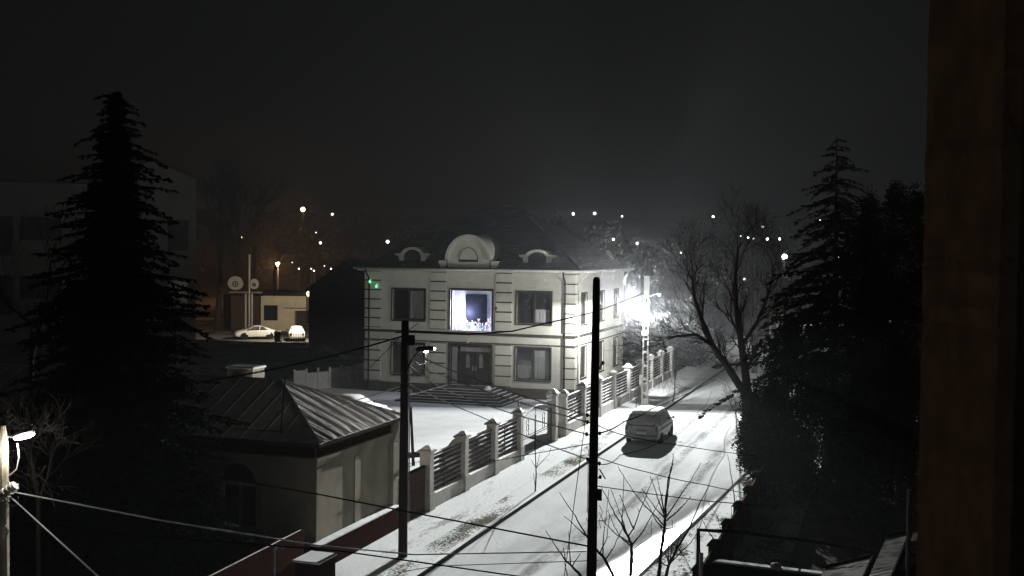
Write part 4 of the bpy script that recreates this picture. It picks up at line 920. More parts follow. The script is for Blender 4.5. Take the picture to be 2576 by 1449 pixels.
def spruce(label, base, H, Rm, whorls, per, dens, droop, mt, z0=.06, pw=.85, open_=0.0, sprig=.30, nm='spruce_tree', lean=0):
    t_ = thing(nm, label, 'tree', base); q = MB(); q.tube([(0, 0, -.1), (lean * .4, 0, H * .5), (lean, 0, H)], [H * .016 + .05, H * .009 + .03, .015], 8); q.build('trunk', M['bark'], t_)
    lv = MB(); br = MB()
    for w in range(whorls):
        f = (w + U(-.3, .3)) / whorls; z = H * (z0 + (1 - z0) * max(0, f)); L = Rm * max(.03, (1 - f)) ** pw * U(.75, 1.15) + .12
        k = max(3, int(per * (.5 + .5 * (1 - f)))); a0 = U(0, 6.3)
        for j in range(k):
            if R() < open_: continue
            a = a0 + 2 * pi * j / k + U(-.3, .3); l = L * U(.45, 1.15); dr_ = droop * U(.35, 1.75); zj = U(-.5, .5) * H / whorls * 1.6; d = Vector((cos(a), sin(a), 0)); P = []
            for i in range(6):
                g_ = i / 5; P.append(Vector((lean * z / H, 0, z + zj)) + d * l * g_ + Vector((0, 0, l * (.10 * g_ - dr_ * g_ * g_ + .16 * dr_ * g_ ** 4))))
            br.tube(P, [.028, .024, .02, .016, .012, .008], 3, cap=False)
            side_ = Vector((-sin(a), cos(a), 0)); m_ = max(4, int(l * dens))
            for i in range(m_):
                g_ = .12 + .9 * (i + R()) / m_; i0 = min(4, int(g_ * 5)); ff = min(1.1, g_ * 5 - i0); p = P[i0] * (1 - ff) + P[i0 + 1] * ff
                for s_ in (-1, 1):
                    u = (d * U(.4, .9) + side_ * s_ * U(.4, 1) + Vector((0, 0, U(-.7, .05)))).normalized(); sl_ = sprig * U(.6, 1.4) * (1.15 - .5 * g_) * (1 - .62 * f); wv = Vector((0, 0, 1)).cross(u).normalized() * sl_ * .20 + Vector((0, 0, U(-.06, .02)))
                    lv.add([p, p + u * sl_ * .5 + wv, p + u * sl_, p + u * sl_ * .5 - wv], [(0, 1, 2, 3)])
    br.build('branches', M['twig'], t_); lv.build('crown', mt, t_); return t_
def fill_cone(t_, H, Rm, n, mt, z0=.12, pw=.9, size=.075):
    q = MB()
    for i in range(n):
        f = R() ** .9; z = H * (z0 + (1 - z0) * f); r = (Rm * .92 * (1 - f) ** pw + .05) * (.8 + .3 * sin(z * 5.3)) * sqrt(U(.02, 1)); a = U(0, 6.3)
        leaves(q, (r * cos(a), r * sin(a), z - r * .25),   .34 * (1.1 - .7 * f), 60, size * (1.2 - .5 * f), 1, .8)
    q.build('inner_crown', mt, t_)
b_ = A(292, 1000, 30); b_.z = 0
sp_ = spruce('huge dark spruce rising in front of the pale apartment block', b_, A(285, 238, 30).z, 3.35, 64, 17, 17, .30, M['needle'], .10, .62, .10, .42)
fill_cone(sp_, A(285, 238, 30).z, 2.9, 640, M['needle'])
b_ = A(2100, 1000, 50); b_.z = 0
spruce('tall thin crowned spruce with bare lower trunk beyond the hedge', b_, A(2084, 342, 50).z, 4.4, 34, 11, 11, .42, M['needle'], .34, .72, .10, .50, lean=-.15)
def evergreen(label, px, py, D, rad, n, col_=8, group='dense evergreens right of the street', leafn=90, z0=.1, mt='needle2', nm='evergreen_tree'):
    top = A(px, py, D); H = top.z; base = Vector((top.x, D, 0)); t_ = thing(nm, label, 'tree', base, 0, group)
    q = MB(); q.tube([(0, 0, -.1), (0, 0, H * .8)], [.16, .05], 6); q.build('trunk', M['bark'], t_)
    q = MB()
    for i in range(n):
        f = R() ** .8; z = H * (z0 + (1 - z0) * f); r = rad * (1 - f ** 2.2) * (.75 + .35 * sin(i * 2.4)) + .12; a = U(0, 6.3); rr = r * sqrt(U(.25, 1))
        leaves(q, (rr * cos(a), rr * sin(a), z), U(.25, .5), leafn, .07, 1, 1.5)
    q.build('crown', M[mt], t_); return t_
evergreen('bushy evergreen just right of the tall thin crowned spruce', 2190, 505, 47, 1.7, 190)
evergreen('taller double topped evergreen near the brown pillar', 2255, 478, 45, 1.15, 150)
evergreen('evergreen partly hidden by the brown pillar edge', 2306, 492, 43, 1.1, 140)
evergreen('dark evergreen at the feet of the tall spruce', 2195, 700, 41, 1.7, 170)
evergreen('rounded dark evergreen beside the ivy covered trunk', 1985, 815, 49, 1.9, 190)
evergreen('broad dark evergreen behind the black yard fence', 2080, 905, 44, 2.3, 210)
evergreen('wide low evergreen shading the dark yard', 2190, 930, 37, 2.3, 200)
evergreen('shaggy evergreen between dark yard and shed roofs', 2270, 900, 33, 1.7, 150)
evergreen('small evergreen pressed against the ivy covered trunk', 1945, 985, 50.5, 1.5, 150)
evergreen('low dark evergreen at the bend of the yard fence', 1962, 1085, 45.5, 1.5, 150)
# ivy-clad bare tree
b_ = G(1888, 1176); tD = b_.y
st1 = ([A(1888, 1176, tD), A(1884, 1060, tD), A(1880, 990, tD)], [.34, .30, .26])
st2 = ([A(1880, 1000, tD), A(1838, 935, tD - .2), A(1792, 868, tD - .5), A(1766, 806, tD - .6), A(1748, 752, tD - .8), A(1742, 700, tD - .9)], [.19, .16, .13, .10, .07, .045])
st3 = ([A(1882, 1000, tD), A(1874, 930, tD + .2), A(1862, 845, tD + .4), A(1852, 770, tD + .3), A(1850, 690, tD + .2), A(1856, 630, tD)], [.21, .18, .14, .11, .08, .05])
st4 = ([A(1792, 868, tD - .5), A(1750, 842, tD - 1), A(1700, 846, tD - 1.3), A(1668, 862, tD - 1.6)], [.09, .07, .05, .03])
st5 = ([A(1866, 870, tD + .4), A(1905, 810, tD), A(1930, 750, tD - .4), A(1945, 690, tD - .6)], [.10, .08, .06, .035])
bt = bare_tree('bare_tree', 'large bare tree with forked ivy covered trunk beside the road', b_, [st2, st3, st4, st5], 4, 1.05, .06, .6, minr=.0045)
q = MB(); q.tube([p - b_ for p in st1[0]], st1[1], 10); q.build('lower_trunk', M['bark'], bt)
q = MB()
for i in range(150):
    f = R(); a = U(0, 6.3); r = .46 * (1.05 - .25 * f) * sqrt(U(.4, 1)); leaves(q, (r * cos(a) - .10 * f, r * sin(a), .1 + f * 3.3), .22, 44, .05, 1, 1.3)
q.build('ivy', M['ivy'], bt)
bare_tree('bare_tree', 'bare bush poking from the ivy trunk over the road edge', b_ + Vector((-.25, -.3, .0)), [([b_ + Vector((-.1, -.3, 1.0)), b_ + Vector((-.5, -.5, 1.7)), b_ + Vector((-.8, -.7, 2.4))], [.03, .022, .014])], 2, .9, .1, .7, 'bush', minr=.006)
# bare trees behind the apartment block and along the far street
for (px, D, py, lab) in ((545, 132, 440, 'leafless tall tree at the end of the pale apartment block'), (598, 138, 470, 'leafless tree between apartment block and twin post sign')):
    b_ = A(px, 800, D); b_.z = hill(b_.x, b_.y) - .1; tp = A(px + 6, py + 150, D)
    bare_tree('bare_tree', lab, b_, [([b_, b_ * .5 + tp * .5 + Vector((.3, 0, 0)), tp], [.4, .3, .2])], 4, 3.6, .2, .5, minr=.03)
for (px, D, py, lab) in ((1900, 92, 690, 'leafless tree far up the street behind the forked tree'), (1760, 104, 700, 'leafless tree closing the far end of the street'), (1690, 112, 760, 'leafless tree behind the glaring street lamp')):
    b_ = A(px, 800, D); b_.z = -.1; tp = A(px - 8, py + 120, D)
    bare_tree('bare_tree', lab, b_, [([b_, b_ * .5 + tp * .5 + Vector((.2, 0, 0)), tp], [.25, .2, .14])], 3, 2.6, .16, .6, minr=.02)
for (px, py, D, lab) in ((690, 610, 165, 'leafless tree lit from behind by the orange lamp'), (640, 620, 160, 'leafless tree left of the orange lamp')):
    b_ = A(px, 800, D); b_.z = hill(b_.x, b_.y) - .1; tp = A(px, py + 70, D)
    bare_tree('bare_tree', lab, b_, [([b_, tp], [.25, .14])], 3, 2.4, .1, .7, minr=.025)
b_ = A(70, 900, 34); b_.z = 0
bare_tree('bare_tree', 'thin bare tree at the frame edge before the apartment block', b_, [([b_, A(80, 900, 34), A(100, 830, 34), A(118, 760, 34), A(125, 690, 34)], [.09, .07, .055, .04, .025]), ([A(100, 830, 34), A(60, 800, 34), A(25, 770, 34), A(12, 740, 34)], [.05, .04, .03, .02])], 2, 1.1, .2, .6, minr=.008)
b_ = A(100, 1300, 21.5); b_.z = 0
bare_tree('bare_tree', 'thin twigs glittering below the lamp at the frame edge', b_, [([b_, A(96, 1260, 21.5), A(84, 1190, 21.3), A(78, 1150, 21.2)], [.05, .04, .03, .018]), ([A(96, 1260, 21.5), A(120, 1200, 21.4), A(128, 1150, 21.3)], [.03, .024, .015])], 3, .55, .1, .7, 'bush', minr=.006)
evergreen('dark bush closing the far end of the snowy street', 1735, 865, 96, 2.2, 90, group='bushes at the far street end', leafn=60)
evergreen('dark bush at the far street end nearest the forked tree', 1805, 845, 94, 2.4, 90, group='bushes at the far street end', leafn=60)
# young trees traced as polylines (zoom pixels -> place)
def ZP(z, D): return A(1341.6 + z[0] * .2129, 1140 + z[1] * .2129, D)
def young(label, D, lines, r0, group='young bare trees beside the road'):
    base = ZP(lines[0][0], D); base.z = 0
    t_ = thing('young_tree', label, 'tree', base, 0, group); q = MB(); c = MB()
    q.tube([(0, 0, -.1), ZP(lines[0][0], D) - base], [r0 * 1.25, r0], 6)
    for i, ln in enumerate(lines):
        P = [ZP(z, D + (0 if i == 0 else .25 * sin(i * 2.3 + j * .5) * min(1, j / 2))) - base for j, z in enumerate(ln)]; n = len(P)
        ra = r0 * .8 if i == 0 else r0 * .34; rs = [max(.007, ra * (1 - .85 * j / (n - 1))) for j in range(n)]
        P2 = []; R2 = []
        for j in range(n - 1):
            for k in range(3):
                f = k / 3; w = P[j] * (1 - f) + P[j + 1] * f; w = w + Vector((U(-1, 1), U(-1, 1), U(-1, 1))) * .012 * (k > 0); P2.append(w); R2.append(rs[j] * (1 - f) + rs[j + 1] * f)
        P2.append(P[-1]); R2.append(rs[-1]); (q if i == 0 else c).tube(P2, R2, 5)
        for k in range(2, len(P2) - 1):
            if i and R() < .55:
                d0 = (P2[k + 1] - P2[k]).normalized(); v = Vector((U(-1, 1), U(-1, 1), U(-.2, .6))).normalized(); c.tube([P2[k], P2[k] + (d0 * .5 + v * .6) * U(.03, .14)], [R2[k] * .8, .004], 3)
    q.build('trunk', M['bark'], t_); c.build('crown', M['twig'], t_)
young('young bare tree forking just right of the black timber pole', 27, [[(1145, 1449), (1157, 1230), (1165, 1100), (1130, 1000), (1060, 880), (1045, 840), (960, 720), (890, 560), (800, 390)], [(1130, 1000), (1050, 830), (1060, 640), (1070, 260)], [(1120, 990), (1190, 880), (1290, 610), (1390, 360), (1410, 300)], [(1165, 1090), (1300, 920), (1450, 650), (1530, 480)], [(1100, 940), (1050, 780), (1000, 640), (915, 430)], [(1160, 1060), (990, 970), (850, 830), (770, 700)], [(1165, 1110), (1030, 990), (950, 860), (885, 690)], [(1190, 900), (1110, 730), (1060, 580), (1025, 490)], [(1210, 1449), (1170, 1220), (1200, 1120), (1390, 980), (1400, 800)]], .055)
young('tallest young bare tree standing over the wet road edge', 28, [[(1480, 1449), (1510, 1150), (1550, 880), (1560, 760), (1560, 640), (1590, 330), (1640, 150), (1650, 0)], [(1550, 860), (1430, 730), (1300, 600), (1180, 450), (1060, 260), (1000, 155)], [(1560, 770), (1700, 560), (1850, 340), (1980, 115)], [(1570, 800), (1700, 690), (1800, 590), (1865, 510)], [(1550, 740), (1480, 560), (1440, 430), (1380, 270)], [(1550, 700), (1520, 540), (1490, 420), (1460, 280)], [(1545, 760), (1470, 680), (1380, 560), (1285, 420)], [(1560, 640), (1590, 440), (1620, 180), (1655, 125)], [(1530, 880), (1470, 820), (1420, 740), (1290, 480)], [(1550, 900), (1640, 880), (1710, 850)]], .06)
young('leaning young bare tree nearest the pipe frame', 26.5, [[(1570, 1449), (1600, 1320), (1700, 1120), (1850, 880), (1960, 600), (2080, 370)], [(1610, 1300), (1740, 1170), (1860, 1060), (1950, 930), (1985, 800)], [(1605, 1310), (1590, 1050), (1560, 900)], [(1600, 1310), (1560, 1170), (1545, 960), (1500, 860)], [(1610, 1300), (1640, 1080), (1640, 790)], [(1700, 1120), (1610, 1040), (1540, 980)], [(1720, 1130), (1800, 1250), (1870, 1400)], [(1690, 1130), (1720, 1000), (1780, 870)], [(1580, 1330), (1500, 1290), (1450, 1290)]], .05)
young('young bare tree left of the timber pole at the frame bottom', 26, [[(560, 1449), (470, 1350), (380, 1270), (300, 1150), (145, 915)], [(440, 1330), (425, 1050), (420, 930)], [(380, 1270), (370, 1180), (355, 1110)], [(460, 1340), (560, 1180)], [(400, 1449), (370, 1290)]], .045)
young('young bare tree growing right behind the timber pole', 26.5, [[(950, 1449), (850, 1260), (750, 1140), (650, 1010), (560, 860), (460, 690), (310, 465)], [(650, 1000), (500, 870), (360, 740)], [(820, 1220), (830, 1000), (850, 830), (895, 430)], [(850, 1260), (960, 1100), (1050, 900)], [(790, 1180), (870, 1000), (900, 730)]], .05)
young('group of thin shoots growing at the yard fence posts', 37, [[(2405, 790), (2350, 330), (2295, 10)], [(2350, 790), (2340, 620)], [(2380, 790), (2365, 640)], [(2290, 890), (2180, 760), (2050, 550)]], .03, 'bare shoots at the yard fence')
young('slanting shoots in front of the patchy grass verge', 30, [[(2210, 1110), (2050, 900), (1950, 700)], [(2240, 1060), (2190, 800), (2170, 750)], [(2210, 1110), (2100, 960)]], .02, 'bare shoots at the yard fence')
# saplings planted in the pavement strip
def sapling(label, base, lines, D, r=.022):
    t_ = thing('sapling', label, 'tree', base, 0, 'street saplings'); q = MB(); c = MB()
    for i, ln in enumerate(lines):
        P = [A(*p, D) - base for p in ln]; rs = [max(.007, (r if i == 0 else r * .5) * (1 - .75 * j / (len(P) - 1))) for j in range(len(P))]; (q if i == 0 else c).tube(P, rs, 5)
    q.build('trunk', M['twig'], t_); c.build('crown', M['twig'], t_)
b_ = G(1346, 1238, .1); D = b_.y
sapling('thin sapling in the pavement strip casting a long shadow', b_, [[(1346, 1240), (1349, 1195), (1348, 1172), (1346, 1120), (1347, 1060), (1347, 1020)], [(1349, 1180), (1354, 1160), (1358, 1142)], [(1350, 1176), (1366, 1158), (1382, 1142), (1386, 1126)], [(1348, 1176), (1341, 1165), (1336, 1155)], [(1347, 1230), (1344, 1205), (1342, 1190)]], D, .03)
b_ = G(1601, 1036, .1); D = b_.y
sapling('small branching sapling at the foot of the street lamp', b_, [[(1601, 1036), (1600, 1010), (1597, 995), (1590, 984)], [(1600, 1008), (1606, 992), (1610, 978)], [(1599, 1000), (1588, 990)], [(1605, 1034), (1609, 1015), (1614, 1004)]], D, .03)
b_ = G(1692, 1012, .1); D = b_.y
sapling('pale young tree up the street past the street lamp', b_, [[(1692, 1012), (1697, 990), (1698, 950), (1696, 905), (1694, 880)], [(1697, 960), (1703, 930), (1705, 905)], [(1696, 920), (1690, 900)]], D, .05)
b_ = G(1306, 1036); D = b_.y
sapling('small bare shrub behind the gate in front of the steps', b_, [[(1306, 1036), (1305, 1020), (1303, 1005)], [(1306, 1028), (1312, 1012), (1314, 1002)], [(1305, 1022), (1298, 1010)]], D, .03)
# ================================================================== RIGHT YARD, SHEDS, OWN BUILDING
yf = thing('yard_fence', 'black board fence with capped posts along the snowy grass verge', 'fence', T(11.2, 0), -PHI)
ss = [-22 + 2.7 * i for i in range(13)]
for s in ss:
    q = MB(); q.box(-.16, s - .16, -.1, .16, s + .16, 1.25); q.frustum(0, s, 1.252, 1.42, .22, .22, .08, .08); p = q.build('post', M['dark'], yf)
for a, b_ in zip(ss[:-1], ss[1:]):
    q = MB()
    for k in range(8): q.box(-.03, a + .17, .05 + .15 * k, .03, b_ - .17, .05 + .15 * k + .142)
    q.build('board_panel', M['brownwood'], yf)
a = A(1775, 1406, 26); b_ = A(2072, 1441, 24.2); u = b_ - a; u.z = 0; ln = u.length
ow = thing('annex_wall', 'black annex wall topped with thin snow near the shed roofs', 'wall', (a.x, a.y, 0), atan2(u.y, u.x))
q = MB(); h = a.z - .04; h2 = b_.z - .04
q.prism([(0, -.12, 0), (ln, -.12, 0), (ln, -.12, h2), (.25, -.12, h + .03), (0, -.12, h - .12)], (0, .24, 0)); q.build('wall', M['dark'], ow)
q = MB(); q.prism([(.22, -.13, h + .032), (ln, -.13, h2 + .002), (ln, -.13, h2 + .05), (.3, -.13, h + .075)], (0, .2, 0)); q.ball((ln * .62, -.05, (h + h2) / 2 + .1), .13, 8, 5, .6); q.build('snow_cap', M['snow'], ow)
q = MB(); a = A(1757, 1449, 26.5); t0 = A(1757, 1333, 26.5); q.tube([(a.x, a.y, 0), (a.x, a.y, a.z), t0, A(1850, 1338, 26.2), A(2070, 1366, 25), A(2270, 1405, 23)], [.05, .05, .05, .045, .03, .03], 8)
tag(q.build('gas_pipe', M['dark'], org=(a.x, a.y, 0)), 'square bent pipe frame above the black annex wall', 'pipe')
q = MB(); a = A(1763, 1447, 26.3); q.box(a.x - .04, a.y - .02, 0, a.x + .05, a.y + .02, A(1763, 1390, 26.3).z); tag(q.build('pale_stake', M['ceramic'], org=(a.x, a.y, 0)), 'short pale stake beneath the corner of the pipe frame', 'stake')
def shed(label, quad, h):
    P = [G(px, py, z) for px, py, z in quad]; c = P[3].copy(); c.z = 0
    sh_ = thing('shed', label, 'shed', c, 0, 'sheds under the brown pillar')
    u = (P[1] - P[0]); n_ = 22; q = MB()                     # corrugated sheet: ridges run from edge 0-3 to 1-2
    m_ = 30; vs = []
    for i in range(m_ + 1):
        f = i / m_; a = P[0] * (1 - f) + P[3] * f; b2 = P[1] * (1 - f) + P[2] * f; dz = .010 * (1 if i % 2 else -1)
        vs += [a - c + Vector((0, 0, dz)), b2 - c + Vector((0, 0, dz))]
    q.add(vs, [(2 * i, 2 * i + 1, 2 * i + 3, 2 * i + 2) for i in range(m_)]); q.build('roof', M['shedroof'], sh_)
    q = MB(); W_ = [p - c for p in P]; cen = (W_[0] + W_[1] + W_[2] + W_[3]) / 4; W_ = [cen + (w - cen) * .93 for w in W_]
    lo = [Vector((w.x, w.y, 0)) for w in W_]; hi = [w - Vector((0, 0, .08)) for w in W_]
    q.add(lo + hi, [(i, (i + 1) % 4, 4 + (i + 1) % 4, 4 + i) for i in range(4)] + [(4, 5, 6, 7)]); q.build('wall', M['dark'], sh_)
    q = MB(); q.tube([P[0] - c + Vector((0, 0, .03)), P[1] - c + Vector((0, 0, .03))], .04, 5); q.tube([P[1] - c + Vector((0, 0, .02)), P[2] - c + Vector((0, 0, .02))], .03, 5); q.build('roof_edge', M['dark'], sh_); return sh_
shed('lower shed with snow dusted corrugated roof beside the annex wall', [(2073, 1430, 3.0), (2197, 1400, 3.0), (2166, 1470, 3.6), (2050, 1492, 3.6)], 2.5)
shed('taller narrow shed with snow dusted corrugated roof against the brown pillar', [(2231, 1350, 3.5), (2292, 1335, 3.5), (2246, 1449, 3.9), (2180, 1464, 3.9)], 2.9)
shed('shed roof corner cut off by the brown pillar', [(2299, 1338, 3.4), (2380, 1318, 3.4), (2345, 1405, 3.6), (2262, 1436, 3.6)], 2.8)
q = MB(); a = A(2283, 1449, 20); q.tube([(a.x, a.y, 0), (a.x, a.y, A(2283, 1232, 20).z)], .045, 8); tag(q.build('steel_post', M['metal'], org=(a.x, a.y, 0)), 'slim grey steel post in front of the shed roofs', 'post')
# the pier of our own building, beside the viewer
pa = A(2323, 724, 1.88); q = MB(); n = 60; prof = []
pv = []
for i in range(n + 1):
    z = 13.5 * i / n
    pv.append(z)
q.box(pa.x, 1.5, 0, pa.x + .62, 1.85, 13.5)
pr = thing('pillar', 'brown rough rendered pier of the near building filling the frame edge', 'pillar', (pa.x + .3, 1.70, 0))
q = MB(); zz = [0, 7.5] + [8 + .025 * i for i in range(130)] + [11.5, 13.5]; N_ = len(zz); vs = []
for z in zz:
    j = .0005 * (sin(z * 37) + sin(z * 61 + 1) + sin(z * 113 + 2)) + U(-.0006, .0006)
    for (x, y) in ((-.3 + j, -.17), (.28, -.17), (.36, -.13), (.36, .18), (-.28 + j, .18), (-.312 + j, .15), (-.312 + j, -.14)): vs.append((x, y, z))
q.add(vs, [(i * 7 + k, i * 7 + (k + 1) % 7, (i + 1) * 7 + (k + 1) % 7, (i + 1) * 7 + k) for i in range(N_ - 1) for k in range(7)] + [tuple(range(7))[::-1], tuple(range((N_ - 1) * 7, N_ * 7))])
q.build('render', M['pillar'], pr)

# ================================================================== FAR LEFT: apartment block, kiosk, barn, sign
AD = 118.0
aR = A(492, 800, AD); AE = Vector((cos(radians(15.8)), sin(radians(15.8)), 0))
def AP(px, py):                                  # pixel -> (x along the block front, z); x = 0 at its right corner
    d = ray(px, py); n_ = Vector((-AE.y, AE.x, 0)); k = Vector((aR.x, aR.y, 0)).dot(n_) / d.dot(n_); p = d * k
    return (p - Vector((aR.x, aR.y, 0))).dot(AE), CAMZ + p.z
ap = thing('apartment_block', 'pale grey apartment block with gabled end behind the huge spruce', 'building', (aR.x, AD, 0), radians(15.8))
ze_, zp_, zl_ = AP(492, 450)[1], AP(381, 404)[1], AP(200, 462)[1]
wg = -AP(268, 600)[0]; xl_ = AP(-260, 600)[0]
q = MB()
q.prism([(-wg, 0, 0), (0, 0, 0), (0, 0, ze_), (-wg / 2, 0, zp_), (-wg, 0, ze_)], (0, 14, 0)); q.box(xl_, .6, 0, -wg - .01, 13, zl_); q.build('wall', M['aptwall'], ap)
q = MB(); q.prism([(-wg - .3, -.3, ze_ + .05), (-wg / 2, -.3, zp_ + .10), (.1, -.3, ze_ + .0), (.1, -.3, ze_ + .2), (-wg / 2, -.3, zp_ + .32), (-wg - .3, -.3, ze_ + .22)], (0, 14.6, 0)); q.box(xl_ - .2, .3, zl_ + .01, -wg - .32, 13.2, zl_ + .22); q.build('roof', M['tiles_brown'], ap)
def awin(px0, py0, px1, py1):
    y = 0 if px0 > 270 else .6
    (x0, z1), (x1, _), (_, z0) = AP(px0, py0), AP(px1, py0), AP(px0, py1)
    q = MB(); q.box(x0 - .1, y - .05, z0 - .1, x1 + .1, y - .001, z1 + .1); f = q.build('window', M['frame'], ap); q = MB(); q.box(x0, y - .07, z0, x1, y - .052, z1); q.build('pane', M['glass'], f)
for row in (0, 150, 300):
    for (x0, x1, y0, y1) in ((425, 472, 556, 628), (50, 104, 547, 600), (106, 150, 549, 602), (-20, 28, 545, 640), (190, 240, 550, 604), (300, 350, 556, 628)):
        if y1 + row < 860: awin(x0, y0 + row, x1, y1 + row)
KD = 133
kz = lambda px, py: A(px, py, KD)
k0 = kz(656, 820); kb0 = hill(k0.x, KD) - .1
kk = thing('kiosk', 'cream flat roofed kiosk lit by a yellow lamp at its corner', 'building', (k0.x, KD, kb0))
P = lambda px, py: (kz(px, py).x - k0.x, kz(px, py).z - kb0)
q = MB(); w_ = P(770, 738); mid = P(742, 782)
q.prism_xz([(0, 0), (P(741, 820)[0], 0), (P(741, 784)[0], mid[1]), (w_[0], mid[1] + .02), (w_[0], w_[1]), (0, P(656, 745)[1])], 0, 5); q.build('wall', M['kiosk'], kk)
q = MB(); q.box(P(690, 0)[0] - 1.0, -.06, P(690, 806)[1], P(704, 0)[0] - .05, -.002, P(690, 768)[1]); f = q.build('window', M['frame'], kk); q = MB(); q.box(P(690, 0)[0] - .9, -.08, P(690, 805)[1], P(704, 0)[0] - .12, -.062, P(690, 769)[1]); q.build('pane', M['glass'], f)
q = MB(); q.box(-.2, -.25, P(656, 744)[1] + .02, w_[0] + .3, 5.2, P(656, 738)[1] + .2); q.build('roof', M['dark'], kk)
q = MB(); q.box(P(718, 0)[0], -.03, P(718, 776)[1], w_[0], -.002, P(718, 774)[1]); q.build('wall_band', M['frame'], kk)
q = MB(); q.box(P(742, 0)[0] + .05, 1.0, 0, w_[0] - .1, 1.1, mid[1]); q.build('door', M['frame'], kk)
q = MB(); q.box(-4.5, .5, 0, -.05, 4, P(640, 744)[1]); q.build('side_room', M['brownwood'], kk)
# twin post roundel sign
sg = A(624, 826, 128); sb = hill(sg.x, 128) - .1; sD = 128
si = thing('roundel_sign', 'twin post sign with two rounded white boards bearing a circled cross', 'sign', (sg.x, sD, sb))
ht = A(624, 640, sD).z - sb
for i, (dx_, top) in enumerate(((-.28, A(0, 732, sD).z - sb), (.12, ht), (.42, A(0, 732, sD).z - sb))):
    q = MB(); q.tube([(dx_, 0, 0), (dx_, 0, top)], .11, 8); q.build('post', M['whitepaint'], si)
q = MB(); q.box(-2.1, -.05, A(0, 730, sD).z - sb, 1.6, .05, A(0, 726, sD).z - sb); q.build('crossbar', M['metal'], si)
for (px, py, rx_, rz_) in ((593, 713, .85, .72), (640, 715, .5, .55)):
    c = A(px, py, sD) - Vector((sg.x, sD, sb)); q = MB()
    prof = [(c.x + rx_ * cos(t_), c.z + rz_ * sin(t_) * (1.0 if sin(t_) < .55 else 1.12)) for t_ in [2 * pi * k / 28 for k in range(28)]]
    q.prism_xz(prof, -.18, -.02); bd = q.build('sign_board', M['whitepaint'], si)
    q = MB(); k_ = rx_ * .36
    q.tube([(c.x + k_ * cos(t_), -.2, c.z - .05 + k_ * sin(t_)) for t_ in [2 * pi * k / 20 for k in range(21)]], .045, 5); q.box(c.x - k_ * .75, -.215, c.z - .09, c.x + k_ * .75, -.185, c.z - .01); q.box(c.x - .04, -.21, c.z - .05 - k_ * .75, c.x + .04, -.19, c.z - .05 + k_ * .75); q.build('emblem', M['dark'], bd)
# barn of dark boards behind the mansion
bD = 102; b0 = A(776, 880, bD)
bn = thing('barn', 'dark brown boarded barn with tiled roof left of the mansion', 'building', (b0.x, bD, 0))
bw = A(960, 880, bD).x - b0.x; bz = A(776, 728, bD).z; bzp = A(915, 662, bD + 4).z
q = MB(); q.box(0, 0, 0, bw, 12, bz); q.build('wall', M['brownwood'], bn)
q = MB(); q.add([(-.4, -.5, bz - .1), (bw + .4, -.5, bz - .1), (bw + .4, 6, bzp + .4), (2.6, 6, bzp + .4), (-.4, 12.4, bz - .1), (bw + .4, 12.4, bz - .1)], [(0, 1, 2, 3), (0, 3, 4), (4, 3, 2, 5)]); q.build('roof', M['tiles_brown'], bn)
q = MB()
for k in range(6): q.box(.4 + k * .95, -.08, .1, .4 + k * .95 + .85, -.002, bz - .9)
q.build('boarded_doors', M['brownwood'], bn)
lpz = A(778, 739, 116); q = MB(); q.tube([(lpz.x - b0.x, lpz.y - bD, lpz.z + .25), (.2, 11.5, lpz.z + .25)], .05, 6); q.build('lamp_bracket', M['dark'], bn)
q = MB(); q.ball((lpz.x - b0.x, lpz.y - bD, lpz.z), .27, 12, 8); q.build('wall_lamp', M['lamp_far_warm'], bn)
kl = bpy.data.lights.new('yard_lamp_light', 'SPOT'); kl.energy = 4200; kl.color = (1, .86, .64); kl.spot_size = radians(104); kl.spot_blend = .25; kl.shadow_soft_size = .15
ko = bpy.data.objects.new('yard_lamp_light', kl); col.objects.link(ko); ko.location = lpz + Vector((-.3, .45, -.1)); ko.rotation_euler = Vector((-4, 10, -5)).to_track_quat('-Z', 'Y').to_euler()
# railings by the far car, snow heap, concrete slab fence, bin
ra = A(708, 862, 114); q0 = hill(ra.x, 114) - .06
rl_ = thing('iron_railings', 'low black iron railings in front of the kiosk', 'railing', (ra.x, 114, q0))
q = MB(); w_ = A(768, 862, 114).x - ra.x
for k in range(15): q.tube([(w_ * k / 14, 0, 0), (w_ * k / 14, 0, 1.35)], .03, 4)
for z in (.15, 1.1): q.tube([(0, 0, z), (w_, 0, z)], .03, 4)
q.build('railing', M['dark'], rl_); q = MB(); q.box(0, -.1, 1.36, w_, .06, 1.40); 
c = A(815, 893, 100); q = MB(); n = 24
q.v = [Vector((c.x, 100, 0))]; rings = 6
q.v = []
for i in range(rings + 1):
    f = i / rings
    for j in range(n): a = 2 * pi * j / n; r = f * (2.1 + .25 * sin(3 * a) + .15 * sin(7 * a)); q.v.append(Vector((c.x + r * cos(a) * 1.1, 100 + r * sin(a), 1.25 * (1 - f) ** 1.3 * (1 + .08 * sin(5 * a)) - .05)))
q.f = [(i * n + j, i * n + (j + 1) % n, (i + 1) * n + (j + 1) % n, (i + 1) * n + j) for i in range(rings) for j in range(n)]
tag(q.build('snow_heap', M['field'], org=(c.x, 100, 0), smooth=True), 'low heap of dirty snow in front of the barn', 'heap')
ca = G(740, 984); cb = G(912, 968); u = cb - ca; cf = thing('slab_fence', 'grey concrete slab fence behind the cottage roof', 'fence', ca, atan2(u.y, u.x))
n = 6
for i in range(n): q = MB(); q.box(u.length * i / n + .08, -.03, 0, u.length * (i + 1) / n - .08, .03, 1.15 if i % 3 else 1.35); q.build('slab', M['concrete'], cf)
for i in range(n + 1): q = MB(); q.box(u.length * i / n - .07, -.06, 0, u.length * i / n + .07, .06, 1.45); q.build('post', M['concrete'], cf)
c = A(698, 866, 117); z_ = hill(c.x, 117) - .06; bi = thing('wheelie_bin', 'dark waste bin with snow on its lid beside the white coupe', 'bin', (c.x, 117, z_))
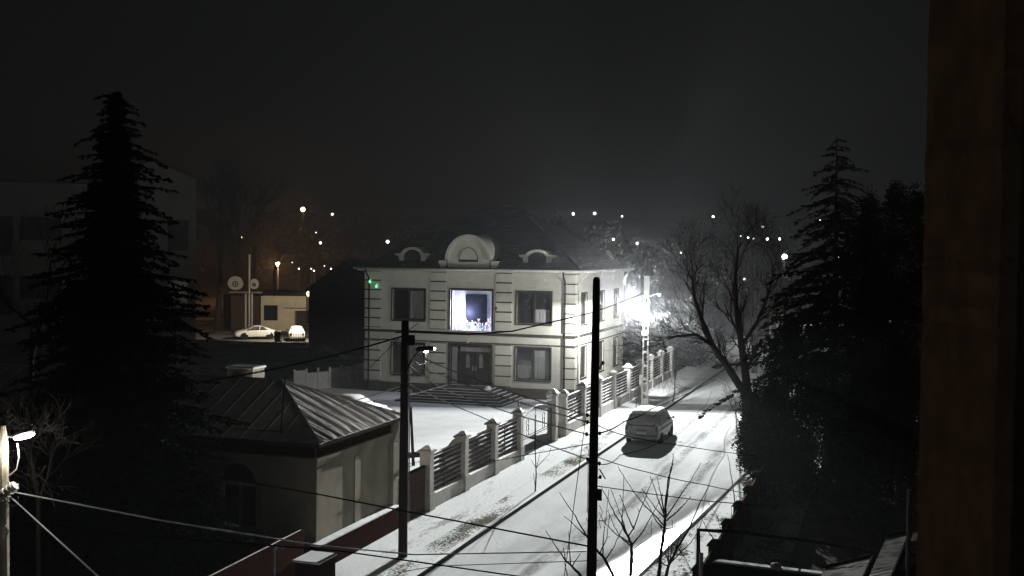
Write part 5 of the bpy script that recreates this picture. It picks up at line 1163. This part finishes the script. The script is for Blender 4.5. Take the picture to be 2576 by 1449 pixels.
q = MB(); q.frustum(0, 0, .08, 1.0, .24, .28, .30, .34); q.build('body', M['black'], bi); q = MB(); q.box(-.33, -.38, 1.002, .33, .36, 1.07); q.build('lid', M['black'], bi); q = MB(); q.box(-.28, -.32, 1.072, .28, .3, 1.16); q.build('lid_snow', M['snow'], bi, bevel=.03)
for s_ in (-1, 1): q = MB(); q.tube([(s_ * .22, .22, .1), (s_ * .28, .22, .1)], .1, 10); q.build('wheel', M['tyre'], bi)

# ================================================================== FAR LAMPS
MW, MY, MO, MBl = M['lamp_far'], M['lamp_far_warm'], M['lamp_orange'], M['lamp_blue']
FL = [(762, 527, 250, .55, MY, 'big yellow floodlight on the dark hill above the kiosk'), (836, 539, 255, .34, MW, 'white hill lamp right of the big yellow floodlight'),
 (699, 664, 172, .36, MO, 'glaring orange lamp among bare branches above the kiosk'), (806, 611, 225, .24, MW, 'small white lamp midway down the hill above the barn'), (795, 585, 230, .12, MBl, 'dim bluish lamp just above another white lamp over the barn'),
 (975, 608, 210, .30, MW, 'lone white lamp left of the first arched dormer'), (1442, 538, 262, .30, MW, 'white hill lamp, first of three above the mansion roof'), (1496, 537, 258, .40, MW, 'brightest of three white hill lamps above the mansion roof'), (1565, 544, 262, .18, MW, 'faintest of three white hill lamps above the mansion roof'),
 (1543, 602, 205, .22, MW, 'white lamp low behind mansion roof edge'), (1603, 612, 205, .30, MW, 'white lamp directly above the glaring street lamp'), (1794, 545, 262, .27, MW, 'solitary white hill lamp above the bare trees'), (1713, 636, 190, .12, MW, 'tiny pale lamp in the haze right of the street lamp'),
 (1918, 571, 235, .32, MW, 'white lamp above the row of lamps left of the spruce'), (1864, 594, 228, .12, MW, 'faintest lamp at the start of the hill row'), (1882, 598, 226, .20, MW, 'second lamp of the hill row left of the spruce'), (1895, 600, 226, .22, MW, 'third lamp of the hill row left of the spruce'), (1930, 601, 226, .30, MW, 'brightest lamp of the hill row left of the spruce'), (1961, 601, 226, .26, MW, 'last lamp of the hill row touching the spruce'),
 (1873, 702, 130, .17, MW, 'white lamp among the bare twigs of the forked tree'), (2063, 555, 230, .18, MW, 'lamp glimpsed through the upper boughs of the spruce'), (2110, 590, 215, .17, MY, 'warm lamp glimpsed right of the spruce trunk'), (2220, 630, 160, .18, MW, 'lamp glinting through the double topped evergreen'),
 (608, 597, 190, .10, MO, 'tiny orange lamp right of the twin bare trees'), (735, 660, 185, .09, MBl, 'first bluish speck of the low row right of the orange lamp'), (752, 676, 180, .13, MBl, 'brightest bluish speck of the low row right of the orange lamp'), (783, 676, 180, .11, MBl, 'middle bluish speck of the low row above the barn'), (790, 681, 178, .10, MW, 'whitish speck below the low bluish row'), (816, 669, 182, .11, MW, 'white speck near the right end of the low row'), (833, 676, 180, .11, MW, 'last white speck at the right end of the low row')]
def far_lamp(px, py, D, r, mt, lab, light=None):
    p = A(px, py, D); gz = hill(p.x, D) - .2
    t_ = thing('distant_lamp', lab, 'street lamp', (p.x, D, min(gz, p.z - 1)), 0, 'distant lamps in the dark')
    b0_ = min(gz, p.z - 1); q = MB(); q.tube([(0, .2, 0), (0, .2, p.z - b0_), (0, 0, p.z - b0_ + r)], .06, 5); q.build('post', M['dark'], t_)
    q = MB(); q.ball((0, 0, p.z - b0_), r * .88, 12, 8); q.build('lamp_head', mt, t_)
    if light: lamp_light('distant_lamp_light', (p.x, D - r - .6, p.z), light[0], light[1], r)
for n_, a in enumerate(FL):
    li = None
    if a[4] is MW and n_ % 3 == 1: a = (*a[:3], a[3] * 1.05, M['lamp_dim'], a[5])
    if a[4] is MO and a[3] > .2: li = (12000, (1, .50, .2))
    if a[4] is MY and a[3] > .4: li = (1800, (1, .75, .35))
    far_lamp(*a, light=li)
far_lamp(2115, 678, 100, .36, MW, 'larger of two bright lamps right of the spruce trunk', (900, (.95, .98, 1)))
far_lamp(2108, 650, 112, .29, MW, 'smaller upper of two bright lamps right of the spruce trunk', (500, (.95, .98, 1)))
far_lamp(1974, 646, 118, .32, MW, 'bright hazy lamp half hidden by the left boughs of the spruce', (900, (.95, .98, 1)))
far_lamp(2063, 862, 80, .16, MW, 'low lamp glimmering through the lower boughs of the spruce', (420, (.95, .98, 1)))
# white house beyond the evergreens, glimpsed between boughs
hD = 92; h0 = A(1990, 900, hD); h1 = A(2250, 900, hD)
wh = thing('white_house', 'white walled house glimpsed between the dark evergreen boughs', 'house', (h0.x, hD, 0))
q = MB(); ww = h1.x - h0.x; q.box(0, 0, 0, ww, 8, 4.6); q.build('wall', M['concrete'], wh)
q = MB(); q.prism([(-.4, -.5, 4.602), (-.4, 8.5, 4.602), (-.4, 4, 6.8)], (ww + .8, 0, 0)); q.build('roof', M['tiles'], wh)
for k in range(3): q = MB(); q.box(1 + k * 2.6, -.06, 1.2, 2.3 + k * 2.6, -.002, 2.8); f = q.build('window', M['frame'], wh); q = MB(); q.box(1.1 + k * 2.6, -.08, 1.3, 2.2 + k * 2.6, -.062, 2.7); q.build('pane', M['glass'], f)
# far wooded hillside reads as one dark mass
q = MB(); random.seed(21)
for i in range(420):
    x = U(-150, 150); y = U(190, 300); z = hill(x, y); h = U(3, 7); leaves(q, (x, y, z + h * .5), h * .45, 40, .55, 1, 1.1); q.tube([(x, y, z - .3), (x, y, z + h * .6)], .12, 3, cap=False)
w = q.build('woods', M['twig']); setting(w, 'stuff')
# ================================================================== HAZE
hb = MB(); hb.box(-425, -18, -3, 425, 625, 31)
hz = hb.build('haze', bpy.data.materials.new('night_haze')); hz['kind'] = 'stuff'
hm = hz.data.materials[0]; hm.use_nodes = True; t = hm.node_tree; t.nodes.clear()
v = t.nodes.new('ShaderNodeVolumePrincipled'); v.inputs['Color'].default_value = (.95, .97, 1, 1); v.inputs['Density'].default_value = HAZE
v.inputs['Anisotropy'].default_value = 0.0
mo = t.nodes.new('ShaderNodeOutputMaterial'); t.links.new(v.outputs[0], mo.inputs['Volume'])
